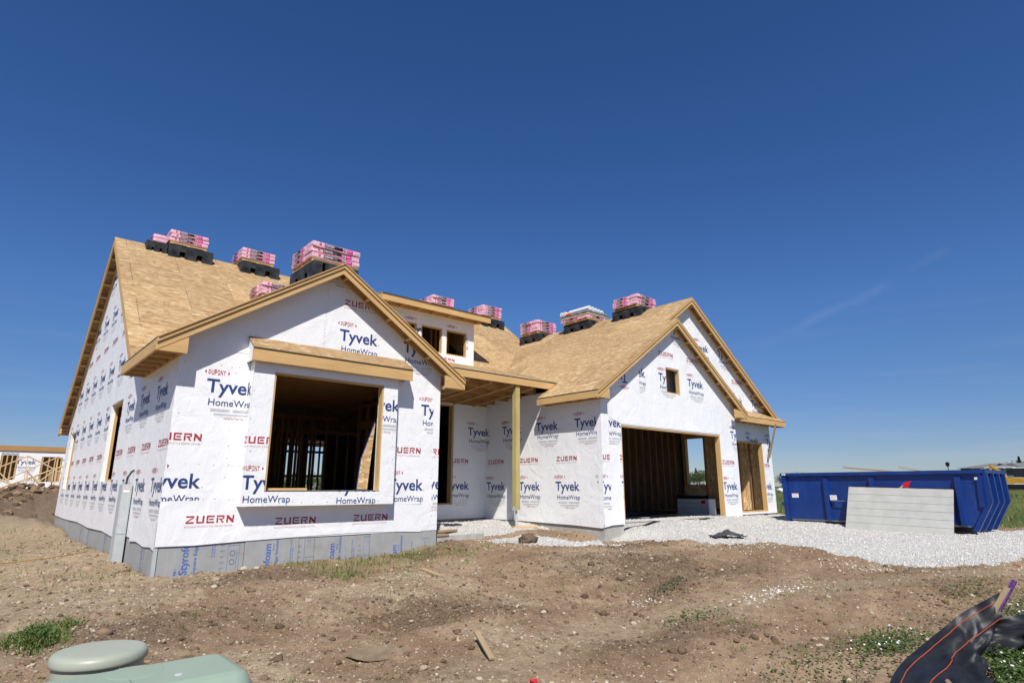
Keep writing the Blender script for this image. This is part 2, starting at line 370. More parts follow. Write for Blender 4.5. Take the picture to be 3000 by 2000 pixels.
def unit_tyvek(u, v, small=True):
    """one printed block: maker's name, big word, second word, small print; (u, v) = left end and baseline of the big word"""
    L = [('blue_ink', word('Tyvek', u, v, 0.845, 0.222, 0.017)), ('red_ink', dupont(u-0.055, v+0.345, 0.41)),
         ('blue_ink', word('HomeWrap', u+0.055, v-0.222, 0.80, 0.112, 0.004)),
         ('grey_ink', word('\u00ae', u+0.86, v, 0.025, 0.03))]
    if small:
        for k, (a, b) in enumerate(((0.10, 0.42), (0.46, 0.84))):
            for j in range(3): L.append(('grey_ink', rect(u+a, v-0.285-j*0.018, u+b-0.03*(j % 2), v-0.279-j*0.018)))
        for j in range(2): L.append(('grey_ink', rect(u+0.16, v-0.362-j*0.017, u+0.80, v-0.356-j*0.017)))
        L.append(('grey_ink', word('Call 1-800-448-9835, tyvek.com/homewrap', u+0.18, v-0.412, 0.60, 0.014)))
        L.append(('red_ink', word('MADE IN THE USA', u+0.33, v-0.448, 0.33, 0.026)))
    return L
def unit_zuern(u, v, w=0.72):
    return [('red_ink', zuern(u, v, w, 0.118)), ('pale_red_ink', word('BUILDING PRODUCTS & DESIGN CENTER', u-0.01, v-0.062, w, 0.026))]

def clip_half(poly, a, b, c):
    """keep a*x+b*y <= c"""
    out = []
    for i in range(len(poly)):
        p, q = poly[i], poly[(i+1) % len(poly)]; dp = a*p[0]+b*p[1]-c; dq = a*q[0]+b*q[1]-c
        if dp <= 0: out.append(p)
        if (dp < 0 < dq) or (dq < 0 < dp):
            t = dp/(dp-dq); out.append((p[0]+(q[0]-p[0])*t, p[1]+(q[1]-p[1])*t))
    return out
def clip_rect(poly, r):
    for a, b, c in ((-1, 0, -r[0]), (0, -1, -r[1]), (1, 0, r[2]), (0, 1, r[3])):
        poly = clip_half(poly, a, b, c)
        if len(poly) < 3: return []
    return poly
def clip_convex(poly, conv):
    n = len(conv)
    for i in range(n):
        p, q = conv[i], conv[(i+1) % n]; ex, ey = q[0]-p[0], q[1]-p[1]
        poly = clip_half(poly, ey, -ex, ey*p[0]-ex*p[1])
        if len(poly) < 3: return []
    return poly
def minus_rect(polys, r):
    out = []
    for p in polys:
        xs = [q[0] for q in p]; ys = [q[1] for q in p]
        if max(xs) <= r[0] or min(xs) >= r[2] or max(ys) <= r[1] or min(ys) >= r[3]: out.append(p); continue
        for c in ((1, 0, r[0]), (-1, 0, -r[2])):
            x = clip_half(p, *c)
            if len(x) > 2: out.append(x)
        m = clip_half(clip_half(p, -1, 0, -r[0]) or [], 1, 0, r[2]) if len(p) > 2 else []
        if len(m) > 2:
            for c in ((0, 1, r[1]), (0, -1, -r[3])):
                x = clip_half(m, *c)
                if len(x) > 2: out.append(x)
    return out
def area2(p): return sum(p[i][0]*p[(i+1) % len(p)][1]-p[(i+1) % len(p)][0]*p[i][1] for i in range(len(p)))
def rot180(L, u, v): return [(m, [[(2*u-p[0], 2*v-p[1]) for p in t] for t in T]) for m, T in L]

class Wall:
    """flat wall: outline and openings in (u, v); u runs left to right as read from outside, v = height"""
    def __init__(s, o, ud, n, outline, holes=(), t=0.16, outer='wrap', inner='osb_wall_shade', edge='wrap', jamb='wrap', ends=False):
        s.o, s.ud, s.n = V(o), V(ud), V(n); s.outline = outline; s.holes = list(holes); s.t = t
        s.mb = MB(); s.d = 0.0; b = s.mb
        xs = sorted(set([min(p[0] for p in outline), max(p[0] for p in outline)] + [h[i] for h in s.holes for i in (0, 2)]))
        ys = sorted(set([min(p[1] for p in outline), max(p[1] for p in outline)] + [h[i] for h in s.holes for i in (1, 3)]))
        if area2(outline) < 0: outline = outline[::-1]
        s.outline = outline
        for i in range(len(xs)-1):
            for j in range(len(ys)-1):
                cx, cy = (xs[i]+xs[i+1])/2, (ys[j]+ys[j+1])/2
                if any(h[0] < cx < h[2] and h[1] < cy < h[3] for h in s.holes): continue
                p = clip_convex([(xs[i], ys[j]), (xs[i+1], ys[j]), (xs[i+1], ys[j+1]), (xs[i], ys[j+1])], outline)
                if len(p) < 3 or abs(area2(p)) < 1e-6: continue
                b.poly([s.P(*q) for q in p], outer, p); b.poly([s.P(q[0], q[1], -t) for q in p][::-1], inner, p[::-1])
        m = len(outline)
        for i in range(m):
            p, q = outline[i], outline[(i+1) % m]
            if not ends and abs(p[0]-q[0]) < 1e-6: continue
            b.poly([s.P(*q), s.P(*p), s.P(p[0], p[1], -t), s.P(q[0], q[1], -t)], edge)
        for h in s.holes:
            c = [(h[0], h[1]), (h[2], h[1]), (h[2], h[3]), (h[0], h[3])]
            for i in range(4):
                p, q = c[i], c[(i+1) % 4]
                b.poly([s.P(*p), s.P(*q), s.P(q[0], q[1], -t), s.P(p[0], p[1], -t)], jamb)
    def P(s, u, v, d=0.0): return s.o + s.ud*u + V((0, 0, v)) + s.n*d
    def ink(s, L, clip=None, d=0.004):
        for m, T in L:
            for t in T:
                t = list(t)
                if area2(t) < 0: t = t[::-1]
                if clip: t = clip_rect(t, clip)
                if len(t) < 3: continue
                t = clip_convex(t, s.outline)
                if len(t) < 3: continue
                ps = [t]
                for h in s.holes: ps = minus_rect(ps, h)
                for p in ps:
                    if abs(area2(p)) > 1e-7: s.mb.poly([s.P(q[0], q[1], d) for q in p], m, p)
    def sheet(s, pts, d=0.003, mat='wrap'): s.mb.poly([s.P(q[0], q[1], d) for q in pts], mat, pts)
    def staples(s, lines, d=0.005):
        for (u0, v0, u1, v1, step) in lines:
            L = math.hypot(u1-u0, v1-v0); n = int(L/step)
            for i in range(n):
                f = (i+random.uniform(.2, .8))/n; u = u0+(u1-u0)*f+random.gauss(0, .012); v = v0+(v1-v0)*f+random.gauss(0, .012)
                w = random.uniform(.005, .011); a = random.uniform(-.9, .9)
                c, q = math.cos(a), math.sin(a)
                s.ink([('dark_gap', [[(u+x*c-y*q, v+x*q+y*c) for x, y in ((-w, -.003), (w, -.003), (w, .003), (-w, .003))]])], d=d)
    def lining(s, h, name='window_frame', parent=None, t=0.038, mat='pine', sides='lrtb', d0=-0.012, depth=None):
        """lumber lining of one rough opening"""
        b = MB(); dep = (s.t + 0.03 if depth is None else depth); u0, v0, u1, v1 = h
        nn = s.n*(-dep)
        if 'l' in sides: b.box3(s.P(u0+0.002, v0, d0), s.ud*t, V((0, 0, v1-v0)), nn, mat)
        if 'r' in sides: b.box3(s.P(u1-t-0.002, v0, d0), s.ud*t, V((0, 0, v1-v0)), nn, mat)
        if 't' in sides: b.box3(s.P(u0+t+.004, v1-t-0.002, d0), s.ud*(u1-u0-2*t-.008), V((0, 0, t)), nn, mat)
        if 'b' in sides: b.box3(s.P(u0+t+.004, v0+0.002, d0), s.ud*(u1-u0-2*t-.008), V((0, 0, t)), nn, mat)
        return b.build(name, parent)

# ------------------------------------------------------------------ the house (metres; X along its front, Y into the lot, Z up; z = 0 at the top of the foundation)
simple('shade_brown_board', (0.085, 0.058, 0.040), 0.9, 0.1, 0.25, 4); MAT['osb_wall_shade'] = MAT['shade_brown_board']  # inner wall faces: bare board with the room's shade put into its colour
BW = 5.247; SB = 0.655            # front bay: width, roof pitch
MP = 0.7781                       # main roof pitch
GP = 0.6744                       # garage roof pitch
zmain = lambda y: 2.843 + MP*(y-2.162)
zgar = lambda x: 3.224 + GP*(x-8.936)
H = thing('house_under_construction', 'unfinished one-storey house wrapped in printed white house wrap with bare wood roof decks', 'house')

def vbox(mb, x0, y0, z0, x1, y1, z1, m): mb.box(x0, y0, z0, x1, y1, z1, m)

# --- walls
LFRONT = (0, -1, 0); LLEFT = (-1, 0, 0)
# front wall of the bay
w = Wall((0, 0, 0), (1, 0, 0), LFRONT, [(0, 0), (BW, 0), (BW, 3.43), (BW/2, 5.145), (0, 3.43)], [(1.45, 0.75, 3.80, 2.95)])
bay_ink = [((0, 0, 2.44, 5.2), [unit_tyvek(0.458, 2.447), unit_zuern(-0.24, 1.617), unit_tyvek(-0.30, 0.862), unit_zuern(1.21, 1.60)]),
           ((2.46, 3.2, 5.0, 5.2), [unit_tyvek(2.78, 3.725), unit_zuern(2.845, 4.464), unit_tyvek(4.255, 3.70), unit_tyvek(2.30, 5.262)]),
           ((4.036, 0, 5.075, 3.3), [unit_tyvek(4.755, 2.385), unit_zuern(4.06, 1.563), unit_tyvek(4.02, 0.812)]),
           ((5.095, 0, 5.247, 3.3), [unit_zuern(4.62, 1.56), unit_tyvek(4.665, 0.835)])]
for clip, us in bay_ink:
    for u in us: w.ink(u, clip)
w.sheet([(0.0, -0.025), (0.55, -0.035), (1.30, -0.01), (2.4, 0.015), (3.3, 0.03), (4.3, 0.01), (4.85, -0.02), (4.88, 0.52), (3.2, 0.545), (1.15, 0.55), (1.10, 0.655), (0.5, 0.665), (0.0, 0.65)], 0.007)
for zu, zv in ((0.393, 0.305), (1.828, 0.236), (3.318, 0.243)): w.ink(unit_zuern(zu, zv, 0.735), d=0.010)
w.sheet([(0.0, 3.20), (2.45, 3.17), (2.45, 4.98), (1.2, 4.17), (0.0, 3.40)], 0.006)
w.staples([(0.03, 0.67, 1.12, 0.66, .09), (1.13, 0.1, 1.13, 0.6, .07), (2.47, 3.3, 2.47, 5.0, .08), (0.1, 2.0, 0.1, 3.3, .3), (0.4, 2.93, 1.4, 2.9, .16),
           (0.2, 1.25, 1.4, 1.22, .2), (0.9, 0.5, 0.9, 3, .3), (5.08, 0.1, 5.08, 3.2, .12), (4.5, 1.2, 4.5, 3.2, .25), (3.6, 3.1, 3.6, 4.4, .25), (1.3, 3.2, 1.3, 4.2, .25)])
w.mb.build('wall', H)
# left side: bay wall and main gable wall in one plane
left_ink = []
for k in range(-1, 11):
    y = 1.375 + 1.40*k
    left_ink += [unit_tyvek(-y, 2.42), unit_zuern(-(0.70+1.31*k+0.02*k), 1.53), unit_tyvek(-(0.84+1.31*k), 0.80, True)]
for k in range(0, 9): left_ink += [unit_tyvek(-(3.4+1.40*k), 3.655), unit_zuern(-(3.6+1.40*k), 4.55), unit_tyvek(-(3.0+1.4*k), 5.42), unit_tyvek(-(4.1+1.4*k), 6.75), unit_zuern(-(4.4+1.4*k), 7.35)]
w = Wall((0, 0, 0), (0, -1, 0), LLEFT, [(-2.64, 0), (0, 0), (0, 3.0), (-2.64, 3.16)])
for u in left_ink: w.ink(u)
w.sheet([(-1.95, -0.06), (-1.4, -0.03), (-0.8, -0.075), (-0.3, -0.05), (0.0, -0.09), (0.0, 0.35), (-1.95, 0.3)], 0.006)
w.staples([(-2.5, 1.25, -0.1, 1.25, .3), (-0.15, 0.1, -0.15, 3, .15)])
w.mb.build('wall', H)
W1 = (-6.3, 1.0, -4.8, 2.8); W2 = (-13.8, 0.82, -12.5, 2.58)
w = Wall((0, 0, 0), (0, -1, 0), LLEFT, [(-14.626, 0), (-2.64, 0), (-2.64, 3.16), (-8.619, 7.80), (-14.626, 3.13)], [W1, W2], t=0.14)
for u in left_ink: w.ink(u)
w.sheet([(-14.6, -0.03), (-12, -0.05), (-9, -0.02), (-7, -0.07), (-5, -0.04), (-3.25, -0.10), (-3.25, 0.3), (-14.6, 0.28)], 0.006)
w.staples([(-14, 3.2, -3, 3.2, .35), (-8.6, 3.3, -8.6, 7, .3)])
lw = w.mb.build('wall', H)
w.lining(W1, 'window_frame', lw, t=0.045, d0=-0.088, depth=0.055); w.lining(W2, 'window_frame', lw, t=0.045, d0=-0.085, depth=0.06)
# right side of the bay, seen only from the porch
w = Wall((BW, 0, 0), (0, 1, 0), (1, 0, 0), [(0, 0), (3.404, 0), (3.404, 3.42), (0, 3.42)])
for k in range(3): w.ink(unit_tyvek(-0.5+1.45*k, 2.385)); w.ink(unit_zuern(0.1+1.45*k, 1.54)); w.ink(unit_tyvek(0.2+1.45*k, 0.79))
w.mb.build('wall', H)
# back wall of the porch
RD = (7.15, 0.39, 8.105, 3.25)
w = Wall((0, 3.404, 0), (1, 0, 0), LFRONT, [(BW, 0), (9.314, 0), (9.314, 3.75), (BW, 3.75)], [RD])
for u in (unit_tyvek(8.624, 2.385), unit_zuern(7.93, 1.56), unit_tyvek(7.85, 0.812), unit_tyvek(5.9, 0.812)): w.ink(u)
w.sheet([(8.12, 2.97), (9.31, 2.93), (9.31, 3.72), (8.12, 3.72)], 0.007)
w.staples([(9.12, 0.2, 9.12, 3.2, .13), (8.2, 2.95, 9.3, 2.98, .1), (8.2, 0.36, 9.1, 0.35, .2), (8.7, 1.3, 8.7, 3, .3)])
pw = w.mb.build('wall', H); w.lining(RD, 'window_frame', pw, d0=-0.03)
# garage: left wall, front gable wall, set-back third bay, upper gable
w = Wall((9.314, 0, 0), (0, -1, 0), LLEFT, [(-3.404, 0), (1.173, 0), (1.173, 3.44), (-3.404, 3.44)])
for y in (4.085, 2.628, 1.172, -0.277): w.ink(unit_tyvek(-y, 2.383))
for y in (3.335, 1.894, 0.453, -0.99): w.ink(unit_tyvek(-y, 0.79))
for y in (3.285, 1.842, 0.398, -1.04): w.ink(unit_zuern(-y, 1.543))
w.sheet([(-3.38, -0.015), (-2.2, -0.03), (-1.0, -0.04), (0.3, -0.06), (1.1, -0.09), (1.172, -0.06), (1.172, 0.2), (-3.38, 0.2)], 0.006)
w.sheet([(-3.40, 2.93), (-1.2, 2.965), (0.3, 2.985), (1.17, 2.96), (1.17, 3.42), (-3.40, 3.42)], 0.007)
w.sheet([(1.02, 0.1), (1.17, 0.1), (1.17, 2.9), (1.03, 2.9)], 0.0055)
w.staples([(-3.3, 2.93, -1.2, 2.98, .1), (-2, 1.3, -2, 2.9, .35), (-0.6, 0.3, -0.6, 2.9, .4), (0.8, 0.2, 0.8, 3, .3)])
w.mb.build('wall', H)
GD = (10.095, 0.0, 14.975, 2.442); GW = (12.25, 3.49, 12.945, 4.245)
w = Wall((0, -1.173, 0), (1, 0, 0), LFRONT, [(9.314, 0), (15.966, 0), (15.966, 3.455), (12.64, 5.69), (9.314, 3.455)], [GD, GW])
for u in (unit_tyvek(9.135, 0.79), unit_zuern(9.185, 1.543)): w.ink(u, (9.314, 0, 9.60, 3.3))
for u in (unit_tyvek(9.255, 2.372), unit_tyvek(10.03, 0.79), unit_zuern(10.0, 1.55)): w.ink(u, (9.60, 0, 10.095, 2.9))
for u in (unit_tyvek(14.93, 0.80), unit_zuern(14.985, 1.566), unit_tyvek(15.62, 2.385)): w.ink(u, (14.975, 0, 15.966, 3.0))
w.ink(rot180(unit_tyvek(10.44-0.0, 3.79), 10.44, 3.79), (9.9, 3.3, 10.6, 4.6))
for clip, us in (((10.97, 3.3, 16, 5.7), [unit_tyvek(10.41, 3.815)]), ((11.5, 3.3, 16, 5.7), [unit_tyvek(11.886, 3.812), unit_tyvek(13.36, 3.812), unit_zuern(11.94, 4.57), unit_zuern(13.387, 4.565), unit_tyvek(12.575, 5.386)])):
    for u in us: w.ink(u, clip)
w.sheet([(9.314, -0.07), (9.6, -0.03), (10.09, -0.02), (10.09, 0.25), (9.314, 0.25)], 0.006)
w.sheet([(10.1, 2.47), (14.97, 2.47), (15.6, 2.9), (15.4, 3.12), (13.5, 3.16), (12.0, 3.11), (10.4, 3.17), (9.62, 3.12), (9.62, 2.6)], 0.008)
w.sheet([(10.70, 3.5), (10.97, 3.25), (10.97, 4.5), (10.70, 4.3)], 0.0035)
w.staples([(9.7, 3.14, 15.6, 3.14, .09), (10.1, 2.9, 14.9, 2.9, .12), (10.97, 3.3, 10.97, 4.3, .12), (9.61, 0.2, 9.61, 3.1, .16), (14.2, 3.2, 14.2, 4.3, .25), (15.2, .2, 15.2, 3, .3)])
gw = w.mb.build('wall', H)
w.lining(GW, 'window_frame', gw, depth=0.10); w.lining(GD, 'door_frame', gw, sides='lrt', t=0.04, depth=0.15)
TD = (16.35, 0.06, 18.655, 2.403)
w = Wall((0, -0.707, 0), (1, 0, 0), LFRONT, [(15.966, 0), (19.276, 0), (19.276, 3.455), (15.966, 3.455)], [TD])
for u in (unit_tyvek(17.53, 2.338), unit_tyvek(18.95, 2.335), unit_tyvek(18.225, 0.80), unit_zuern(18.30, 1.56)): w.ink(u)
w.staples([(18.7, 0.2, 18.7, 3, .3), (19.1, 0.2, 19.1, 3, .3)])
tw = w.mb.build('wall', H); w.lining(TD, 'door_frame', tw, t=0.04, depth=0.15)
w = Wall((0, -0.707, 0), (1, 0, 0), LFRONT, [(9.36, 3.46), (19.23, 3.46), (14.295, 6.80)])
for u in (unit_tyvek(14.64, 5.215), unit_tyvek(16.09, 5.19), unit_zuern(16.862, 4.36), unit_tyvek(18.11, 3.66), unit_tyvek(16.64, 3.66), unit_zuern(15.4, 4.36)): w.ink(u)
w.mb.build('wall', H)
w = Wall((15.966, 0, 0), (0, 1, 0), (1, 0, 0), [(-1.173, 0), (-0.707, 0), (-0.707, 3.44), (-1.173, 3.44)]); w.mb.build('wall', H)
RW = (1.87, 0.94, 2.75, 2.80)
w = Wall((19.276, 0, 0), (0, 1, 0), (1, 0, 0), [(-0.707, 0), (7.3, 0), (7.3, 3.44), (-0.707, 3.44)], [RW], t=0.15)
for k in range(6): w.ink(unit_tyvek(-0.4+1.45*k, 2.385)); w.ink(unit_zuern(0.2+1.45*k, 1.54)); w.ink(unit_tyvek(0.3+1.45*k, 0.79))
b = MB(); b.box(19.10, -0.53, 0.07, 19.122, 1.862, 3.3, 'osb_panel'); b.build('sheathing', H); b = MB(); b.box(19.10, 1.864, 0.07, 19.122, 2.90, 0.93, 'osb_panel'); b.build('sheathing', H); b = MB(); b.box(19.10, 1.864, 2.81, 19.122, 2.90, 3.3, 'osb_panel'); b.build('sheathing', H)
rw = w.mb.build('wall', H); w.lining(RW, 'window_frame', rw)
w = Wall((0, 7.3, 0), (-1, 0, 0), (0, 1, 0), [(-19.276, 0), (-14.3, 0), (-14.3, 6.8), (-19.276, 3.45)]); w.mb.build('wall', H)
w = Wall((14.35, 0, 0), (0, 1, 0), (1, 0, 0), [(7.3, 0), (14.626, 0), (14.626, 3.13), (8.619, 7.80), (7.3, 6.79)]); w.mb.build('wall', H)
RO = (-9.2, 0.30, -7.45, 2.9); RO2 = (-4.6, 0.9, -3.2, 2.6)
w = Wall((0, 14.626, 0), (-1, 0, 0), (0, 1, 0), [(-14.35, 0), (0, 0), (0, 3.13), (-14.35, 3.13)], [RO, RO2])
bk = w.mb.build('wall', H); w.lining(RO, 'window_frame', bk)
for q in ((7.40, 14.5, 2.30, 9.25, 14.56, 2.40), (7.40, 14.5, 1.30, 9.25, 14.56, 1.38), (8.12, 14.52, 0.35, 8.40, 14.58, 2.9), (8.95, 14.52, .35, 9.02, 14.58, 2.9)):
    b = MB(); b.box(*q, 'stud_wood_shade'); b.build('mullion', bk)

# --- box bay window on the front gable
bx = thing('bay_window', None, None); bx.parent = H
BH = (1.507, 0.815, 3.716, 2.879)
w = Wall((0, -0.226, 0), (1, 0, 0), LFRONT, [(1.146, 0.556), (4.036, 0.556), (4.036, 3.10), (1.146, 3.10)], [BH], t=0.224, ends=True)
for u in (unit_zuern(1.01, 1.605), unit_tyvek(1.112, 0.842), unit_tyvek(2.785, 0.800)): w.ink(u)
w.ink(unit_tyvek(3.245, 2.375), (3.716, 0.6, 4.036, 3.1));
w.staples([(1.2, 1.3, 1.2, 3, .25), (3.95, 0.7, 3.95, 3, .2), (1.2, 0.6, 4, 0.6, .2)])
bwall = w.mb.build('wall', bx); w.lining(BH, 'window_frame', bx, sides='lrt', t=0.030, depth=0.13)
w = Wall((1.1445, 0, 0), (0, -1, 0), LLEFT, [(0.002, 0.557), (0.2245, 0.557), (0.2245, 3.1), (0.002, 3.1)], t=.001)
for u in (unit_tyvek(-0.688, 2.447), unit_tyvek(0.192, 0.842), unit_zuern(0.09, 1.605)): w.ink(u, d=.003)
w.mb.build('side_wall', bx)
b = MB(); b.box3((1.507, -0.228, 0.800), (2.209, 0, 0), (0, 0.3, 0), (0, 0, 0.014), 'label_black'); b.build('sill', bx)
b = MB()
q = [(1.052, -0.372, 3.262), (4.296, -0.372, 3.262), (4.296, 0.0, 3.515), (1.052, 0.0, 3.515)]
b.poly(q, 'osb_sheathing', [(0, 0), (3.24, 0), (3.24, .45), (0, .45)]); b.poly([(p[0], p[1], p[2]-0.014) for p in q][::-1], 'osb_sheathing', [(0, 0), (3.24, 0), (3.24, .45), (0, .45)])
for x in (1.052, 4.296):
    e = [(x, -0.372, 3.262), (x, 0, 3.515), (x, 0, 3.501), (x, -0.372, 3.248)]; b.poly(e if x < 2 else e[::-1], 'osb_sheathing')
b.poly([(1.052, -0.372, 3.248), (4.296, -0.372, 3.248), (4.296, -0.372, 3.262), (1.052, -0.372, 3.262)], 'osb_sheathing')
br = b.build('roof', bx)
b = MB(); b.box3((1.052, -0.356, 3.022), (3.244, 0, 0), (0, 0.038, 0), (0, 0, 0.215), 'pine'); b.build('fascia_board', br)
b = MB(); b.box3((1.050, -0.366, 3.238), (3.248, 0, 0), (0, 0.008, 0), (0, 0, 0.012), 'drip_edge'); b.build('drip_edge', br)
for x, dx in ((1.068, 0.012), (4.262, 0.012)):
    b = MB(); b.prism([(x, -0.31, 3.03), (x, -0.002, 3.03), (x, -0.002, 3.48), (x, -0.31, 3.27)], (dx, 0, 0), 'wrap'); b.build('end_panel', br)
b = MB()
for i in range(6):
    b = MB(); b.box3((1.2+i*0.58, -0.316, 3.022), (0.038, 0, 0), (0, 0.088, 0), (0, 0, 0.06), 'pine'); b.build('lookout', br)

# --- roofs
def deck(b, pts, th=0.016, mat='osb_sheathing', along=(1, 0, 0)):
    """roof sheet from its upper outline; UV u follows 'along'"""
    p0 = V(pts[0]); n = (V(pts[1])-p0).cross(V(pts[2])-p0).normalized()
    if n.z < 0: pts = pts[::-1]; n = -n; p0 = V(pts[0])
    a = V(along).normalized(); c = n.cross(a).normalized()
    uv = [((V(p)).dot(a), (V(p)).dot(c)) for p in pts]; lo = [tuple(V(p)-n*th) for p in pts]
    b.poly(pts, mat, uv); b.poly(lo[::-1], mat, uv[::-1])
    m = len(pts)
    for i in range(m): j = (i+1) % m; b.poly((pts[i], lo[i], lo[j], pts[j]), 'pine')
def rake(parent, A, B, out, o, h=0.11, n=8, trim=True, t=0.038, skip=0):
    """open gable overhang: barge board, top trim, ledger on the wall, blocks between; A low, B high, both on the deck's outer top edge"""
    A, B, out = V(A), V(B), V(out); z = lambda p, dz, off: tuple(p + V((0, 0, dz)) - out*off)
    b = MB(); d0 = 0.026 if trim else 0.006
    b.prism([z(A, -0.085 if trim else -0.03, d0), z(B, -0.085 if trim else -0.03, d0), z(B, -0.085-h*1.2, d0), z(A, -0.085-h*1.2, d0)], -out*t, 'pine')
    b.build('rake_board', parent)
    if trim:
        b = MB(); b.prism([z(A, -0.018, 0.0), z(B, -0.018, 0.0), z(B, -0.094, 0.0), z(A, -0.094, 0.0)], -out*0.022, 'pine'); b.build('trim_board', parent)
    b = MB(); b.prism([z(A, -0.05, o-0.042), z(B, -0.05, o-0.042), z(B, -0.17, o-0.042), z(A, -0.17, o-0.042)], -out*t, 'pine'); b.build('ledger', parent)
    d = (B-A).normalized(); un = d.cross(out).normalized(); un = un if un.z > 0 else -un
    for i in range(n):
        p = A + (B-A)*((i+0.6+skip)/(n+skip)) - V((0, 0, 0.055)) - out*(d0+t+0.002)
        b = MB(); b.box3(tuple(p-un*0.105), d*0.052, -out*(o-0.044-d0-t), un*0.09, 'pine'); b.build('lookout', parent)
def box_eave(parent, x0, x1, ys, ye, ztop, zb, n, closure=None, left=True):
    """fascia along Y with open blocks back to the wall"""
    b = MB(); xf = x0-0.004 if left else x1-0.034
    b.box3((xf, ys, zb), (0.038, 0, 0), (0, ye-ys, 0), (0, 0, ztop-zb), 'pine'); b.build('fascia_board', parent)
    b = MB(); b.box3((x0-0.010 if left else x1+0.002, ys-.002, ztop-0.002), (0.008, 0, 0), (0, ye-ys+.004, 0), (0, 0, 0.014), 'drip_edge'); b.build('drip_edge', parent)
    xw = (x1-0.03) if left else x0
    b = MB(); b.box3((xw, ys+0.1, zb), (0.03, 0, 0), (0, ye-ys-0.1, 0), (0, 0, 0.085), 'pine'); b.build('ledger', parent)
    for i in range(n):
        y = ys + 0.12 + (ye-ys-0.2)*i/(n-1)
        b = MB(); xa, xb = (x0+0.040, x1-0.032) if left else (x0+0.032, x1-0.040)
        b.box3((xa, y, zb+.001), (xb-xa, 0, 0), (0, 0.038, 0), (0, 0, 0.088), 'pine'); b.build('lookout', parent)
    if closure:
        xa, xb, y, z0, z1 = closure
        b = MB(); dl_, dr_ = (0, .09) if left else (.09, 0); b.prism([(xa, y, z0), (xb, y, z0), (xb, y, z1+dr_), (xa, y, z1+dl_)], (0, 0.038, 0), 'pine'); b.build('eave_return', parent)
# front bay
yb = lambda z: 2.162 + (z-2.843)/MP
b = MB()
deck(b, [(-0.423, -0.385, 3.2), (BW/2, -0.385, 5.195), (BW/2, yb(5.195), 5.195), (-0.423, 2.70, 3.2)], along=(0, 1, 0))
deck(b, [(BW+0.423, -0.385, 3.2), (BW/2, -0.385, 5.195), (BW/2, yb(5.195), 5.195), (BW+0.423, 2.70, 3.2)], along=(0, 1, 0))
bay_roof = b.build('roof', H)
rake(bay_roof, (-0.423, -0.363, 3.2), (BW/2, -0.363, 5.195), LFRONT, 0.363, n=6)
rake(bay_roof, (BW+0.423, -0.363, 3.2), (BW/2, -0.363, 5.195), LFRONT, 0.363, n=6)
box_eave(bay_roof, -0.423, 0.0, -0.335, 2.70, 3.180, 2.985, 7, (-0.384, 0.03, -0.330, 2.985, 3.16))
box_eave(bay_roof, BW, BW+0.423, -0.335, 2.62, 3.180, 2.985, 5, (BW-0.10, BW+0.384, -0.330, 2.985, 3.16), left=False)
# main roof
b = MB()
deck(b, [(-0.265, 2.64, zmain(2.64)), (5.67, 2.64, zmain(2.64)), (5.67, 8.619, zmain(8.619)), (-0.265, 8.619, zmain(8.619))])
deck(b, [(5.672, 4.715, zmain(4.715)), (6.40, 4.715, zmain(4.715)), (6.40, 7.2, zmain(7.2)), (5.672, 7.2, zmain(7.2))])
deck(b, [(9.81, 4.715, zmain(4.715)), (11.38, 4.715, zmain(4.715)), (14.26, 7.2, zmain(7.2)), (9.81, 7.2, zmain(7.2))])
deck(b, [(5.672, 7.202, zmain(7.202)), (14.54, 7.202, zmain(7.202)), (14.54, 8.619, zmain(8.619)), (5.672, 8.619, zmain(8.619))])
deck(b, [(-0.265, 15.08, 2.843), (14.54, 15.08, 2.843), (14.54, 8.619, zmain(8.619)), (-0.265, 8.619, zmain(8.619))])
main_roof = b.build('roof', H)
rake(main_roof, (-0.265, 2.66, zmain(2.66)), (-0.265, 8.619, zmain(8.619)), LLEFT, 0.265, n=10, trim=False, h=0.15)
rake(main_roof, (-0.265, 15.08, 2.843), (-0.265, 8.619, zmain(8.619)), LLEFT, 0.265, n=17, trim=False, h=0.15)
b = MB(); b.box3((-0.265, 15.03, 2.62), (14.8, 0, 0), (0, 0.04, 0), (0, 0, 0.20), 'pine'); b.build('fascia_board', main_roof)
b = MB(); b.box3((-0.255, 14.64, 2.64), (0.04, 0, 0), (0, 0.39, 0), (0, 0, 0.17), 'pine'); b.build('eave_return', main_roof)
# garage: common left slope, small front gable, larger gable behind
ZR2 = zgar(14.295)
b = MB()
deck(b, [(8.936, -1.46, zgar(8.936)), (12.64, -1.46, zgar(12.64)), (12.64, -0.99, zgar(12.64)), (14.295, -0.99, ZR2), (14.295, 7.30, ZR2), (11.33, 4.72, zgar(11.33)), (9.66, 0.654, zgar(9.66)), (9.4, 0.74, zgar(9.4)), (8.936, 0.75, zgar(8.936))], along=(0, 1, 0))
deck(b, [(16.344, -1.46, zgar(8.936)), (12.64, -1.46, zgar(12.64)), (12.64, -0.70, zgar(12.64)), (16.344, -0.70, zgar(8.936))], along=(0, 1, 0))
deck(b, [(19.654, -0.99, zgar(8.936)), (14.295, -0.99, ZR2), (14.295, 7.32, ZR2), (19.654, 7.32, zgar(8.936))], along=(0, 1, 0))
gar_roof = b.build('roof', H)
rake(gar_roof, (8.936, -1.45, zgar(8.936)), (12.64, -1.45, zgar(12.64)), LFRONT, 0.277, n=7, trim=True)
rake(gar_roof, (16.344, -1.45, zgar(8.936)), (12.64, -1.45, zgar(12.64)), LFRONT, 0.277, n=7, trim=True)
rake(gar_roof, (12.75, -0.984, zgar(12.75)), (14.295, -0.984, ZR2), LFRONT, 0.277, n=2, trim=True)
rake(gar_roof, (19.654, -0.984, zgar(8.936)), (14.295, -0.984, ZR2), LFRONT, 0.277, n=10, trim=True)
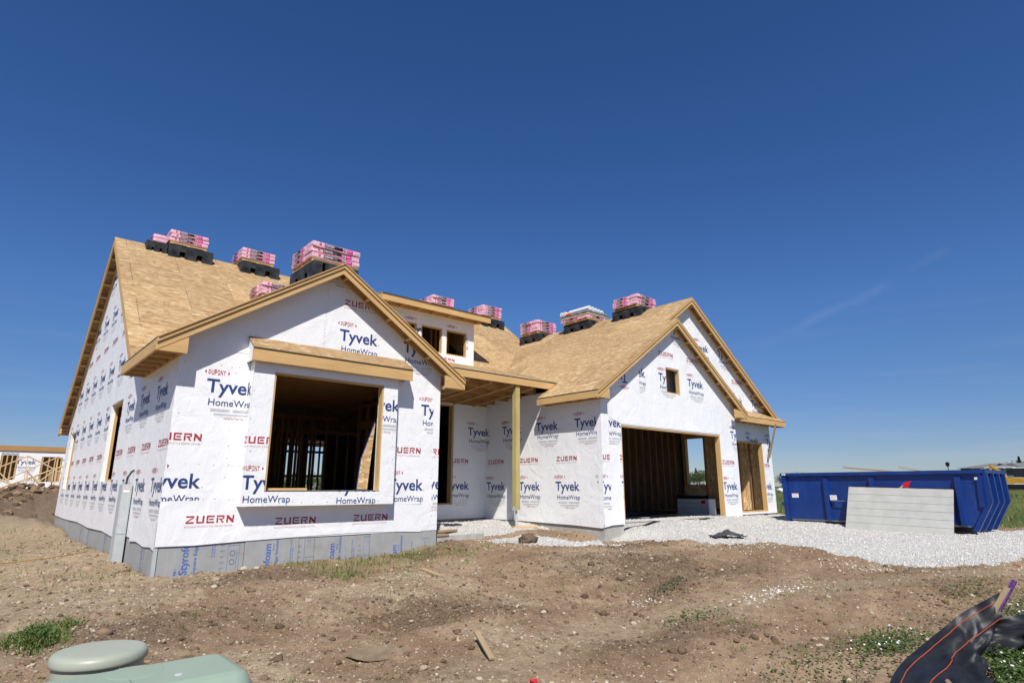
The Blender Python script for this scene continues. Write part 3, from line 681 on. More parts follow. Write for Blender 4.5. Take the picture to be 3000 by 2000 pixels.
box_eave(gar_roof, 8.936, 9.314, -1.42, 0.75, 3.205, 3.030, 6, (8.975, 9.40, -1.415, 3.035, 3.20))
box_eave(gar_roof, 15.966, 16.344, -1.42, -0.72, 3.205, 3.030, 2, (15.60, 16.30, -1.415, 3.035, 3.20), left=False)
# pent roof over the third bay
b = MB(); deck(b, [(15.98, -1.14, 3.19), (19.76, -1.14, 3.19), (19.76, -0.712, 3.47), (15.98, -0.712, 3.47)])
pent = b.build('roof', H)
b = MB(); b.box3((15.99, -1.125, 3.0), (3.76, 0, 0), (0, 0.038, 0), (0, 0, 0.172), 'pine'); b.build('fascia_board', pent)
b = MB(); b.box3((19.71, -1.085, 3.0), (0.038, 0, 0), (0, 0.37, 0), (0, 0, 0.20), 'pine'); b.build('eave_return', pent)
b = MB()
for i in range(9):
    b = MB(); b.box3((16.1+i*0.42, -1.086, 3.0), (0.038, 0, 0), (0, 0.376, 0), (0, 0, 0.085), 'pine'); b.build('lookout', pent)
b = MB(); b.beam((18.90, -1.145, 3.06), (18.86, -0.80, 1.87), 0.088, 0.038, 'weathered_wood', up=(0, 1, 0)); b.build('brace', H)
# porch roof
b = MB(); deck(b, [(4.6, 0.654, 3.70), (9.655, 0.654, 3.70), (11.33, 4.713, 4.828), (4.0, 4.713, 4.828)])
porch = b.build('porch_roof', H)
b = MB(); b.prism([(5.0, 0.656, 3.682), (9.60, 0.656, 3.682), (9.34, 0.656, 3.505), (5.0, 0.656, 3.505)], (0, 0.04, 0), 'pine'); b.build('fascia_board', porch)
b = MB(); b.box3((5.0, 0.650, 3.684), (4.62, 0, 0), (0, 0.006, 0), (0, 0, 0.022), 'drip_edge'); b.build('drip_edge', porch)
for y, z in ((1.15, 3.40), (1.75, 3.36), (2.35, 3.33), (2.95, 3.30), (3.34, 3.27)):
    b = MB(); b.box3((BW+0.01, y, z), (9.30-BW-0.02, 0, 0), (0, 0.04, 0), (0, 0, 0.27+0.1*(y-1.15)), 'spruce'); b.build('joist', porch)
for i in range(5):
    x = 5.85+i*0.72; b = MB(); b.beam((x, 0.70, 3.465), (x+0.02, 3.33, 3.245), 0.038, 0.04, 'pine'); b.build('lookout', porch)
ps = thing('porch_post', None, None, (8.205, 0.775, 0)); ps.parent = H
b = MB(); b.box(-0.07, -0.07, 0.33, 0.07, 0.07, 3.49, 'treated_post'); b.build('post', ps)
b = MB(); b.tube([(0, 0, -0.13), (0, 0, 0.30)], 0.030, 'galvanised', 12); b.box(-0.075, -0.075, 0.30, 0.075, 0.075, 0.325, 'galvanised'); b.box(-0.076, -0.05, 0.325, -0.072, 0.05, 0.40, 'galvanised'); b.box(0.072, -0.05, 0.325, 0.076, 0.05, 0.40, 'galvanised'); b.build('pipe_support', ps)
# --- dormer
dm = thing('dormer', None, None); dm.parent = H
DH = [(6.73, 5.07, 7.53, 5.91), (7.70, 5.07, 8.51, 5.91), (8.67, 5.07, 9.50, 5.91)]
w = Wall((0, 4.715, 0), (1, 0, 0), LFRONT, [(6.40, 4.80), (9.81, 4.80), (9.81, 6.47), (6.40, 6.47)], DH, t=0.12)
w.ink([('red_ink', dupont(8.662, 6.035, 0.43)), ('red_ink', dupont(7.063, 6.035, 0.44)), ('blue_ink', word('Tyvek', 8.72, 5.60, 0.845, 0.222, 0.022)), ('blue_ink', word('HomeWrap', 8.775, 5.378, 0.80, 0.112, .004)), ('blue_ink', word('Tyvek', 7.30, 5.62, 0.845, 0.222, 0.022)), ('red_ink', zuern(8.3, 4.86, .72, .1))])
w.staples([(6.5, 6.2, 9.8, 6.2, .13), (9.7, 4.9, 9.7, 6.4, .1), (6.6, 6.35, 9.8, 6.35, .2)])
w.mb.build('wall', dm)
for h in DH: w.lining(h, 'window_frame', dm, t=0.035, depth=0.10)
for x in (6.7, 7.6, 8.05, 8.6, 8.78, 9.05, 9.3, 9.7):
    b = MB(); b.box(x, 5.5, 4.2, x+.04, 5.6, 6.4, 'stud_wood_shade'); b.build('stud', dm)
zdm = lambda y: 6.50 + 0.15*(y-4.28); yt = 7.47
b = MB()
for x, s in ((6.40, -1), (9.81, 1)):
    q = [(x, 4.716, zmain(4.716)), (x, yt, zmain(yt)), (x, 4.716, zdm(4.716)-0.03)]; b.poly(q, 'wrap'); b.poly([(p[0]-s*0.12, p[1], p[2]) for p in q], 'osb_sheathing'); b.build('side_wall', dm); b = MB()
b = MB(); deck(b, [(6.02, 4.27, 6.51), (10.20, 4.27, 6.51), (10.20, yt, zdm(yt)+0.012), (6.02, yt, zdm(yt)+0.012)]); droof = b.build('roof', dm)
b = MB(); b.box3((6.03, 4.285, 6.30), (4.16, 0, 0), (0, 0.038, 0), (0, 0, 0.196), 'pine'); b.build('fascia_board', droof)
b = MB(); b.box3((6.02, 4.262, 6.494), (4.18, 0, 0), (0, 0.007, 0), (0, 0, 0.018), 'drip_edge'); b.build('drip_edge', droof)
for x in (6.03, 10.152):
    b = MB(); b.prism([(x, 4.325, 6.30), (x, yt-0.3, zdm(yt)-0.03), (x, yt-0.3, zdm(yt)-0.18), (x, 4.325, 6.33)], (0.038, 0, 0), 'pine'); b.prism([(x, 4.325, 6.49), (x, yt-.4, zdm(yt)-0.06), (x, yt-.4, zdm(yt)-0.2), (x, 4.325, 6.33)], (0.037, 0, 0), 'pine'); b.build('rake_board', droof)
for i in range(7):
    b = MB(); b.box3((6.25+i*0.60, 4.325, 6.302), (0.038, 0, 0), (0, 0.388, 0), (0, 0, 0.10), 'pine'); b.build('lookout', droof)
b = MB(); b.box3((6.4, 4.683, 6.30), (3.41, 0, 0), (0, 0.03, 0), (0, 0, 0.085), 'pine'); b.build('ledger', droof)
# --- foundation
fd = thing('foundation', None, None); fd.parent = H
def letters3(b, T, mat, o, ud, vd, n, d=0.003):
    o, ud, vd, n = V(o), V(ud), V(vd), V(n)
    for t in T:
        t = list(t)
        if area2(t) < 0: t = t[::-1]
        b.poly([o+ud*p[0]+vd*p[1]+n*d for p in t], mat)
xs = [0.0, 1.354, 2.29, 3.70, BW]
for i in range(4):
    b = MB(); dy = (0.0, 0.008, 0.002, 0.010)[i]
    b.box3((xs[i]+0.004+(0.06 if i == 0 else 0), 0.015-dy, -1.0), (xs[i+1]-xs[i]-0.008-(0.06 if i == 0 else 0), 0, 0), (0, 0.06, 0), (0, 0, 1.0-0.002*i), 'foam_board')
    # printing reads upwards; each board carries it at its own height
    px, pz = ((0.50, -0.47), (1.80, -0.74), (2.98, -0.80), (4.30, -0.90))[i]
    o = (px, 0.015-dy, pz)
    clipT = lambda T: [q for q in (clip_rect(t if area2(t) > 0 else t[::-1], (0, -9, -0.012-pz, 9)) for t in T) if len(q) > 2]
    L = [('blue_ink_foam', word('Styrofoam', 0.0, 0.0, 0.66, 0.115, 0.012)), ('blue_ink_foam', word('Brand', 0.55, -0.055, 0.10, 0.024)), ('blue_ink_foam', word('Square Edge Insulation', 0.0, -0.125, 0.83, 0.052, 0.004)), ('blue_ink_foam', dupont(-0.06, 0.17, 0.16)),
         ('pale_blue_ink_foam', sum([rect(0.24+k*0.052, -0.36, 0.24+k*0.052+0.035+0.008*(k % 3), -0.342) for k in range(9)], [])), ('pale_blue_ink_foam', sum([rect(0.24+k*0.05, -0.395, 0.24+k*0.05+0.030+0.009*(k % 2), -0.378) for k in range(7)], []))]
    for m, T in L: letters3(b, clipT(T), m, o, (0, 0, 1), (-1, 0, 0), LFRONT)
    for k in range(7): letters3(b, clipT(rect(0.05+k*0.09, -0.545, 0.055+k*0.09, -0.47) + rect(0.02+k*0.09, -0.505, 0.07+k*0.09, -0.500)), 'pale_blue_ink_foam', o, (0, 0, 1), (-1, 0, 0), LFRONT)
    for r_ in (rect(0, -0.60, 0.75, -0.594), rect(0, -0.78, 0.75, -0.774), rect(0.40, -0.78, 0.405, -0.6), rect(0.55, -0.66, 0.75, -0.655), rect(0.55, -0.70, 0.75, -0.695), rect(0.02, -0.74, 0.34, -0.732), rect(0.744, -0.78, 0.75, -0.594)):
        letters3(b, clipT(r_), 'pale_blue_ink_foam', o, (0, 0, 1), (-1, 0, 0), LFRONT)
    for cx in (0.14, 0.28):
        ring = [[(cx+0.045*math.cos(a), -0.67+0.045*math.sin(a)), (cx+0.045*math.cos(a+.5), -0.67+0.045*math.sin(a+.5)), (cx+0.035*math.cos(a+.5), -0.67+0.035*math.sin(a+.5)), (cx+0.035*math.cos(a), -0.67+0.035*math.sin(a))] for a in [k*math.pi/8 for k in range(16)]]
        letters3(b, clipT(ring), 'pale_blue_ink_foam', o, (0, 0, 1), (-1, 0, 0), LFRONT)
    b.build('foam_board', fd)
b = MB(); b.box3((0.0, 0.010, -1.0), (0.052, 0, 0), (0, 0.07, 0), (0, 0, 1.0), 'galvanised'); b.box3((0.053, 0.03, -1.0), (0.012, 0, 0), (0, 0.05, 0), (0, 0, 0.99), 'dark_gap'); b.build('corner_strip', fd)
ys = [0.09, 1.3, 2.5, 3.75, 4.97, 6.2, 7.4, 8.6, 9.9, 11.1, 12.3, 13.5, 14.626]
for i in range(12):
    b = MB(); b.box3((0.012+0.004*(i % 3), ys[i]+0.003, -1.0), (0.06, 0, 0), (0, ys[i+1]-ys[i]-0.006, 0), (0, 0, 0.985+0.005*(i % 2)), 'foam_board')
    if i in (0, 3, 5, 6):
        o = (0.012+0.004*(i % 3), ys[i]+0.75, -0.55)
        letters3(b, [q for q in (clip_rect(t if area2(t) > 0 else t[::-1], (0, -9, 0.5, 9)) for t in word('Styrofoam', 0, 0, 0.66, 0.10, 0.01)+word('Square Edge Insulation', 0, -0.13, 0.83, 0.05)) if len(q) > 2], 'pale_blue_ink_foam', o, (0, 0, 1), (0, 1, 0), LLEFT)
    b.build('foam_board', fd)
b = MB(); b.box3((BW-0.02, 0.08, -1.0), (0.06, 0, 0), (0, 3.4, 0), (0, 0, 0.99), 'foam_board'); b.build('foam_board', fd)
b = MB(); b.box3((BW+0.045, 3.425, -1.0), (9.33-BW-0.05, 0, 0), (0, 0.06, 0), (0, 0, 0.955), 'foam_board')
letters3(b, [q for q in (clip_rect(t if area2(t) > 0 else t[::-1], (0, -9, 0.5, 9)) for t in word('Styrofoam', -0.35, 0, 0.72, 0.12, 0.01)+word('Square Edge', 0.05, -0.12, 0.5, 0.05)) if len(q) > 2], 'blue_ink_foam', (8.02, 3.425, -0.42), (0, 0, 1), (-1, 0, 0), LFRONT); b.build('foam_board', fd)
b = MB(); b.box3((BW+0.01, 3.40, -0.040), (9.3-BW-0.02, 0, 0), (0, 0.05, 0), (0, 0, 0.038), 'weathered_wood'); b.build('sill_board', fd)
for grp in ([(9.345, -1.145, -1.2, 9.55, 3.40, -0.004), (9.349, -1.141, -1.2, 10.085, -0.93, -0.006)], [(14.98, -1.145, -1.2, 15.94, -0.93, -0.003)], [(15.96, -0.675, -1.2, 18.36, -0.47, 0.055)], [(18.37, -0.60, -1.2, 18.65, -0.48, 0.03)],
            [(18.66, -0.676, -1.2, 19.25, -0.47, -0.003), (19.05, -0.47, -1.2, 19.249, 7.3, -0.004)], [(0.08, 14.4, -1.2, 14.3, 14.6, -0.003)]):
    b = MB()
    for q in grp: b.box(*q, 'concrete')
    b.build('concrete_wall', fd)
b = MB(); b.box(BW+0.03, 0.26, -1.0, 6.75, 0.42, -0.16, 'concrete'); b.box(BW+0.035, 0.24, -0.158, 5.75, 0.44, -0.12, 'weathered_wood'); b.build('stoop_wall', fd)
# --- inside: floor, studs, ceiling joists
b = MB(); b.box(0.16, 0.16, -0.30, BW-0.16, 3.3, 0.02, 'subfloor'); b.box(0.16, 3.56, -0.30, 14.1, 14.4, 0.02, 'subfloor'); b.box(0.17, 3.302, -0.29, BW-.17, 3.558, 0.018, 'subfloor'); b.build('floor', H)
def studs(pts, z0, z1, dx, dy, mat='stud_wood_shade'):
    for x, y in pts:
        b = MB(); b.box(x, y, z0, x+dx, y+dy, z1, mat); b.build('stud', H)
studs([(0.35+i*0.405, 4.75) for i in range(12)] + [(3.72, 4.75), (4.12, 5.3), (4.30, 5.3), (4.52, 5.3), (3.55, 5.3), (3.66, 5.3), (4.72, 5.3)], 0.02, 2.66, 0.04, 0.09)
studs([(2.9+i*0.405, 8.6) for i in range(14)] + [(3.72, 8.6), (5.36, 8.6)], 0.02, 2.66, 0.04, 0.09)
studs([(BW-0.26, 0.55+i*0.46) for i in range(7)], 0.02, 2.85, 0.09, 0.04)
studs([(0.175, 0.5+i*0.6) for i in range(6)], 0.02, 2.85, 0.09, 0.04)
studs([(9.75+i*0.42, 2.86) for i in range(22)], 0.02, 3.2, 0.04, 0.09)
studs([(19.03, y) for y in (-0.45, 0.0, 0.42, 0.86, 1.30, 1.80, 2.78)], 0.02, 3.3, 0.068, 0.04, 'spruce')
w = Wall((0, 2.95, 0), (1, 0, 0), LFRONT, [(9.5, 0), (19.1, 0), (19.1, 3.42), (9.5, 3.42)], outer='osb_wall_shade', edge='osb_wall_shade', t=0.02); w.mb.build('partition', H)
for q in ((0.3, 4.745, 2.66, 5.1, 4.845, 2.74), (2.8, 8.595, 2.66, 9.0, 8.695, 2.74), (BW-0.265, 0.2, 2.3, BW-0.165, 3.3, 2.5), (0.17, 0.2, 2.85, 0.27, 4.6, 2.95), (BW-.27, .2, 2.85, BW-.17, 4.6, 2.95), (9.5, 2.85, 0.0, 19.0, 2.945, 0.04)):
    b = MB(); b.box(*q, 'stud_wood_shade'); b.build('plate', H)
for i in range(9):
    y = 0.5+i*0.5; b = MB(); b.box(0.3, y, 2.96, BW-0.3, y+0.04, 3.08, 'stud_wood_shade'); b.build('joist', H)
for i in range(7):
    x = 10.4+i*1.25; b = MB(); b.box(x, -0.6, 3.0, x+0.04, 2.8, 3.12, 'stud_wood_shade'); b.build('joist', H)
# --- electrical riser box on the left wall
eb = thing('electrical_box', None, None, (0, 2.42, 0)); eb.parent = H
b = MB(); b.prism([(-0.18, -0.16, -0.8), (-0.02, -0.16, -0.8), (-0.02, -0.16, 0.94), (-0.18, -0.16, 0.92)], (0, 0.32, 0), 'galvanised'); b.build('cabinet', eb, bevel=0.008)
b = MB(); b.box(-0.168, -0.166, 0.05, -0.035, -0.161, 0.86, 'galvanised'); b.build('cover', eb, bevel=0.003)
b = MB(); b.box(-0.155, -0.170, 0.78, -0.06, -0.1665, 0.85, 'label_white'); b.box(-0.15, -0.1712, 0.83, -0.065, -0.1703, 0.842, 'label_red'); b.build('notice', eb)
b = MB(); b.tube([(-0.11, -0.05, 0.93), (-0.10, -0.05, 1.05), (-0.04, -0.03, 1.16), (0.0, 0.0, 1.18)], 0.02, 'black_plastic', 8); b.build('conduit', eb)

# ------------------------------------------------------------------ ground: one sheet to the horizon, with soil, gravel and grass zones
def hsh(i, j, s):
    n = (i*374761393 + j*668265263 + s*974634777) & 0x7fffffff
    n = ((n ^ (n >> 13))*1274126177) & 0x7fffffff
    return ((n ^ (n >> 16)) & 0xffff)/65535.0
def vnoise(x, y, s=0):
    xi = np.floor(x).astype(np.int64); yi = np.floor(y).astype(np.int64); fx = x-xi; fy = y-yi
    fx = fx*fx*(3-2*fx); fy = fy*fy*(3-2*fy)
    a = hsh(xi, yi, s); b = hsh(xi+1, yi, s); c = hsh(xi, yi+1, s); d = hsh(xi+1, yi+1, s)
    return (a*(1-fx)+b*fx)*(1-fy)+(c*(1-fx)+d*fx)*fy
def fbm(x, y, o=4, s=0, g=0.5):
    t = 0; a = 1; n = 0
    for k in range(o): t = t + a*vnoise(x*2**k, y*2**k, s+k*17); n += a; a *= g
    return t/n
CP = np.array([(-2.3,-10.9,-.82),(3,-9,-.80),(-5,-8,-.85),(5,-9.3,-.76),(0,-5,-.70),(-1,-7,-.78),(4,-5,-.64),(8,-6.5,-.56),(0,-.3,-.50),(.9,-.3,-.44),(2,-.3,-.42),(3.5,-.3,-.40),(5.25,-.3,-.33),
 (2.5,-1.5,-.50),(7,-1.0,-.31),(8.8,-1.3,-.38),(6,.0,-.26),(8.3,.8,-.11),(7,2.5,-.07),(6,1.2,-.12),(9,2.5,-.08),(9.3,-1.5,-.44),(9.9,-1.6,-.36),(10.6,-1.4,-.10),(9.0,-.5,-.22),(12,-1.2,0),(15,-1.2,0),(12,.5,-.06),(17,1,-.12),(15,2.5,-.12),(11,2.5,-.10),(45,-2,.35),(57,-1,.72),(57,-14,.6),(95,4,1.1),(95,-30,1.0),(120,60,1.0),(60,40,.4),(200,100,1.2),(16.2,-1.3,-.06),(19,-1.3,-.10),(17.5,-1.0,-.06),
 (12,-4,-.27),(15.4,-5.5,-.24),(14,-3,-.18),(16,-2.4,-.13),(16.2,-7.4,-.24),(18,-5,-.16),(11,-8.5,-.50),(14,-9,-.44),(18,-9,-.34),(22,-5,-.3),(30,0,-.4),(30,-10,-.45),(-.4,3,-.42),(-.4,8.6,-.47),(-.4,12.8,-.33),(-.6,1,-.46),(-3,5,-.48),(-2,1.5,-.56),(-6,1,-.62),(-6,-4,-.78),(-5,12,-.30),(-3,17,-.15),(4,20,-.2),(25,20,-.4),(10,-14,-.75),(-12,-8,-.9),(40,-30,-.6),(-30,10,-.5)])
def hbase(x, y):
    num = 0; den = 0
    for a, b, z in CP:
        w_ = 1.0/((x-a)**2+(y-b)**2+0.10)**2; num = num+w_*z; den = den+w_
    w_ = 1.0/60.0**4; return (num+w_*-0.5)/(den+w_)
def mounds(x, y):
    g = lambda cx, cy, sx, sy, h, r=0.0: h*np.exp(-(((x-cx)*math.cos(r)+(y-cy)*math.sin(r))/sx)**2-((-(x-cx)*math.sin(r)+(y-cy)*math.cos(r))/sy)**2)
    z = g(-1.3, 22.0, 5.5, 1.6, 0.85, 0.03)+g(0.4, 22.6, 1.6, 1.2, 0.25)+g(-3.2, 16.5, 3.0, 1.2, 0.30, 0.2)+g(-.9, 14.8, .8, .8, .16)
    z = z+g(-0.55, 1.4, 0.7, 0.45, 0.13, .5)+g(1.0, -0.62, 0.7, 0.25, 0.07)+g(1.15, -1.25, 1.0, 0.5, 0.10, .2)+g(3.6, -.55, .5, .25, .05)
    z = z+g(8.7, -1.55, 0.7, 0.22, 0.07, -.1)+g(7.4, -2.6, 0.8, 0.3, 0.07)+g(9.4, -2.9, 1.2, 0.4, 0.05, -.3)+g(-1.2, -3.4, 1.6, .5, .10, .35)
    z = z+g(6.2, -3.4, 1.0, .35, .07, -.2)+g(7.4, -4.6, 1.4, .4, .06, -.25)+g(4.9, -5.4, .9, .35, -.05)
    return z
# gravel outline on the ground (drive, garage floor, porch bed)
GRAV = [(9.6, -1.05), (10.1, -2.1), (9.0, -2.35), (8.2, -2.55), (7.4, -2.55), (6.9, -1.9), (6.6, -1.2), (7.0, -.9), (7.7, -1.2), (8.6, -2.0), (9.3, -2.25), (9.9, -2.9), (10.2, -3.6), (10.4, -4.6), (10.6, -5.6), (10.4, -6.6), (10.7, -7.4), (11.4, -7.9), (12.6, -8.25), (14.4, -8.35), (17, -8.4), (22, -8.5), (24, -8.3), (23, -7.4), (19.5, -7.6), (18.6, -7.3), (18.8, -2.2), (19.4, -1.3), (19.0, 0), (19.0, 3), (9.5, 3), (9.5, -0.9)]
GRAV2 = [(5.3, .42), (6.7, .45), (7.3, .2), (8.4, .2), (9.2, .3), (9.3, 3.4), (5.3, 3.4)]
GRAV3 = [(6.2, -.75), (6.7, .05), (7.6, -.2), (8.3, -.75), (8.9, -1.45), (8.4, -1.95), (7.6, -2.1), (6.9, -1.95), (6.3, -1.3)]
def inpoly(x, y, P):
    c = np.zeros(x.shape, bool); n = len(P)
    for i in range(n):
        x1, y1 = P[i]; x2, y2 = P[(i+1) % n]
        m = ((y1 > y) != (y2 > y)) & (x < (x2-x1)*(y-y1)/((y2-y1)+1e-12)+x1); c ^= m
    return c
def masks(x, y):
    wx = x+(fbm(x*1.1, y*1.1, 3, 5)-.5)*1.0+(vnoise(x*7, y*7, 51)-.5)*.20; wy = y+(fbm(x*1.1, y*1.1, 3, 9)-.5)*.8+(vnoise(x*7, y*7, 57)-.5)*.16
    gi = np.where(x > 9.7, inpoly(wx, wy, GRAV), inpoly(x+(wx-x)*.4, y+(wy-y)*.4, GRAV))
    g = (gi | inpoly(x, y, GRAV2) | inpoly(x+(wx-x)*.5, y+(wy-y)*.5, GRAV3)).astype(float)
    # grass: far field and tufts of growth
    gr = np.clip((x-19.2+(fbm(x*.5, y*.5, 3, 31)-.5)*1.6)/1.2, 0, 1)*np.clip((y+8.9)/0.5*0+1, 0, 1)*np.clip(1-np.exp(-((y+8.6)/1.0)**2)*np.where(x < 26, 1, 0), 0, 1)
    gr = np.maximum(gr, np.clip((np.hypot(x, y-8)-42)/6, 0, 1))
    d = fbm(x*.45, y*.45, 4, 77)
    gr = np.where(g > .5, gr*.0, gr)
    return g, np.clip(gr, 0, 1), d
def track(x, y):
    """band of soil pressed smooth by tyres"""
    P = [(-1, -6.6), (3.0, -6.2), (7.2, -6.75), (9.9, -7.9), (12.5, -9.6)]; d = 9.0+0*x
    for (a, b), (c, e) in zip(P[:-1], P[1:]):
        t = np.clip(((x-a)*(c-a)+(y-b)*(e-b))/((c-a)**2+(e-b)**2), 0, 1); d = np.minimum(d, np.hypot(x-a-t*(c-a), y-b-t*(e-b)))
    d = d+(fbm(x*.8, y*.8, 3, 71)-.5)*.5; return np.clip(1.5-d/.38, 0, 1)
def height(x, y):
    x = np.asarray(x, float); y = np.asarray(y, float)
    near = np.exp(-((x-6)/16)**2-((y+3)/16)**2); g, gr, d = masks(x, y)
    z = hbase(x, y)+mounds(x, y)
    soil = (fbm(x*.8, y*.8, 4, 3)-.5)*.16+(fbm(x*3.1, y*3.1, 4, 13)-.5)*.12*(0.3+np.clip((d-.38)*5, 0, 1.6))+(fbm(x*8, y*8, 4, 23, .6)-.5)*.065
    tr = track(x, y); soil = soil*(1-.72*tr)-.03*tr
    rut = np.sin((x*.35+y*1.25)*2.1+fbm(x*.4, y*.4, 2, 3)*4)*.018*np.clip((x-4)/3, 0, 1)
    stone = (fbm(x*1.2, y*1.2, 3, 41)-.5)*.07+(fbm(x*8, y*8, 3, 43)-.5)*.045
    rough = np.where(g > .5, stone, soil+rut)
    mound_k = np.clip(np.exp(-((x+1)/6)**2-((y-21.5)/3)**2)*4, 0, 1)
    rough = rough+mound_k*((fbm(x*1.4, y*1.4, 4, 61)-.5)*.7)
    inside = (((x > .02) & (x < 14.2) & (y > 0.03) & (y < 14.6)) & ~((x > 5.2) & (x < 19) & (y < 3.42)))
    rough = np.where((x > 9.4) & (x < 19.2) & (y > -1.1) & (y < 3), rough*.25, rough)
    fade = np.clip(1.4-np.hypot(x-6, y+2)/60, .15, 1)
    z = z+rough*np.where(mound_k > .1, 1, fade)+0.012*g
    z = np.where(inside, np.minimum(z, -.55), z)
    return z
def axis(lo, hi, step, far, grow=1.22):
    a = list(np.arange(lo, hi+1e-6, step)); s = step; p = hi
    while p < far: s *= grow; p += s; a.append(p)
    s = step; p = lo; b = []
    while p > -far: s *= grow; p -= s; b.append(p)
    return np.array(b[::-1]+a)
gx = axis(-6.0, 24.0, 0.065, 4000); gy = axis(-11.0, 4.0, 0.05, 4000)
GX, GY = np.meshgrid(gx, gy); ZZ = height(GX, GY); MG, MR, MD = masks(GX, GY)
nx, ny = len(gx), len(gy)
me = bpy.data.meshes.new('ground')
co = np.stack([GX, GY, ZZ], -1).reshape(-1, 3).astype(np.float32)
idx = (np.arange(ny-1)[:, None]*nx+np.arange(nx-1)[None, :]).reshape(-1)
fc = np.stack([idx, idx+1, idx+1+nx, idx+nx], -1).astype(np.int32)
me.vertices.add(len(co)); me.vertices.foreach_set('co', co.reshape(-1))
me.loops.add(fc.size); me.loops.foreach_set('vertex_index', fc.reshape(-1))
me.polygons.add(len(fc)); me.polygons.foreach_set('loop_start', np.arange(0, fc.size, 4, dtype=np.int32)); me.polygons.foreach_set('loop_total', np.full(len(fc), 4, np.int32))
me.polygons.foreach_set('use_smooth', np.ones(len(fc), bool)); me.update(); me.validate()
# zones are kinds of material lying there: R gravel, G grass cover, B dark fresh topsoil
tops = np.clip((MD-.56)*7, 0, 1)
tops = np.maximum(tops, np.clip(np.exp(-((GX+1)/7)**2-((GY-21.5)/3.4)**2)*3-.3, 0, 1))
for cx, cy, sx, sy in ((1.3, -1.3, 1.0, .45), (-1.3, -3.2, 1.6, .5), (8.6, -2.6, 1.1, .3), (7.6, -5.2, 1.6, .35), (9.6, -7.6, 1.3, .4), (3.4, -6.6, 1.2, .4), (.6, -6.2, .8, .3)):
    tops = np.maximum(tops, np.clip(1.5*np.exp(-((GX-cx)/sx)**2-((GY-cy)/sy)**2)+(fbm(GX*2, GY*2, 3, 91)-.5), 0, 1))
tops = np.where((GX < -.3) & (GY > -1.6) & (GY < 15), tops*.25, tops)
pale = np.clip((fbm(GX*.9, GY*.9, 4, 119)-.5)*5, 0, 1); pale = np.maximum(pale, np.clip(np.where((GX < .3) & (GY > -2.2) & (GY < 16), .85, 0)*(.5+fbm(GX, GY, 3, 8)), 0, 1))
TR = track(GX, GY); tops = tops*(1-.8*TR); pale = np.maximum(pale*(1-.5*TR), .55*TR)
ca = me.color_attributes.new('zone', 'FLOAT_COLOR', 'POINT')
ca.data.foreach_set('color', np.stack([MG, MR, tops, pale], -1).reshape(-1).astype(np.float32))
ground = bpy.data.objects.new('ground', me); COL.objects.link(ground); ground['kind'] = 'structure'
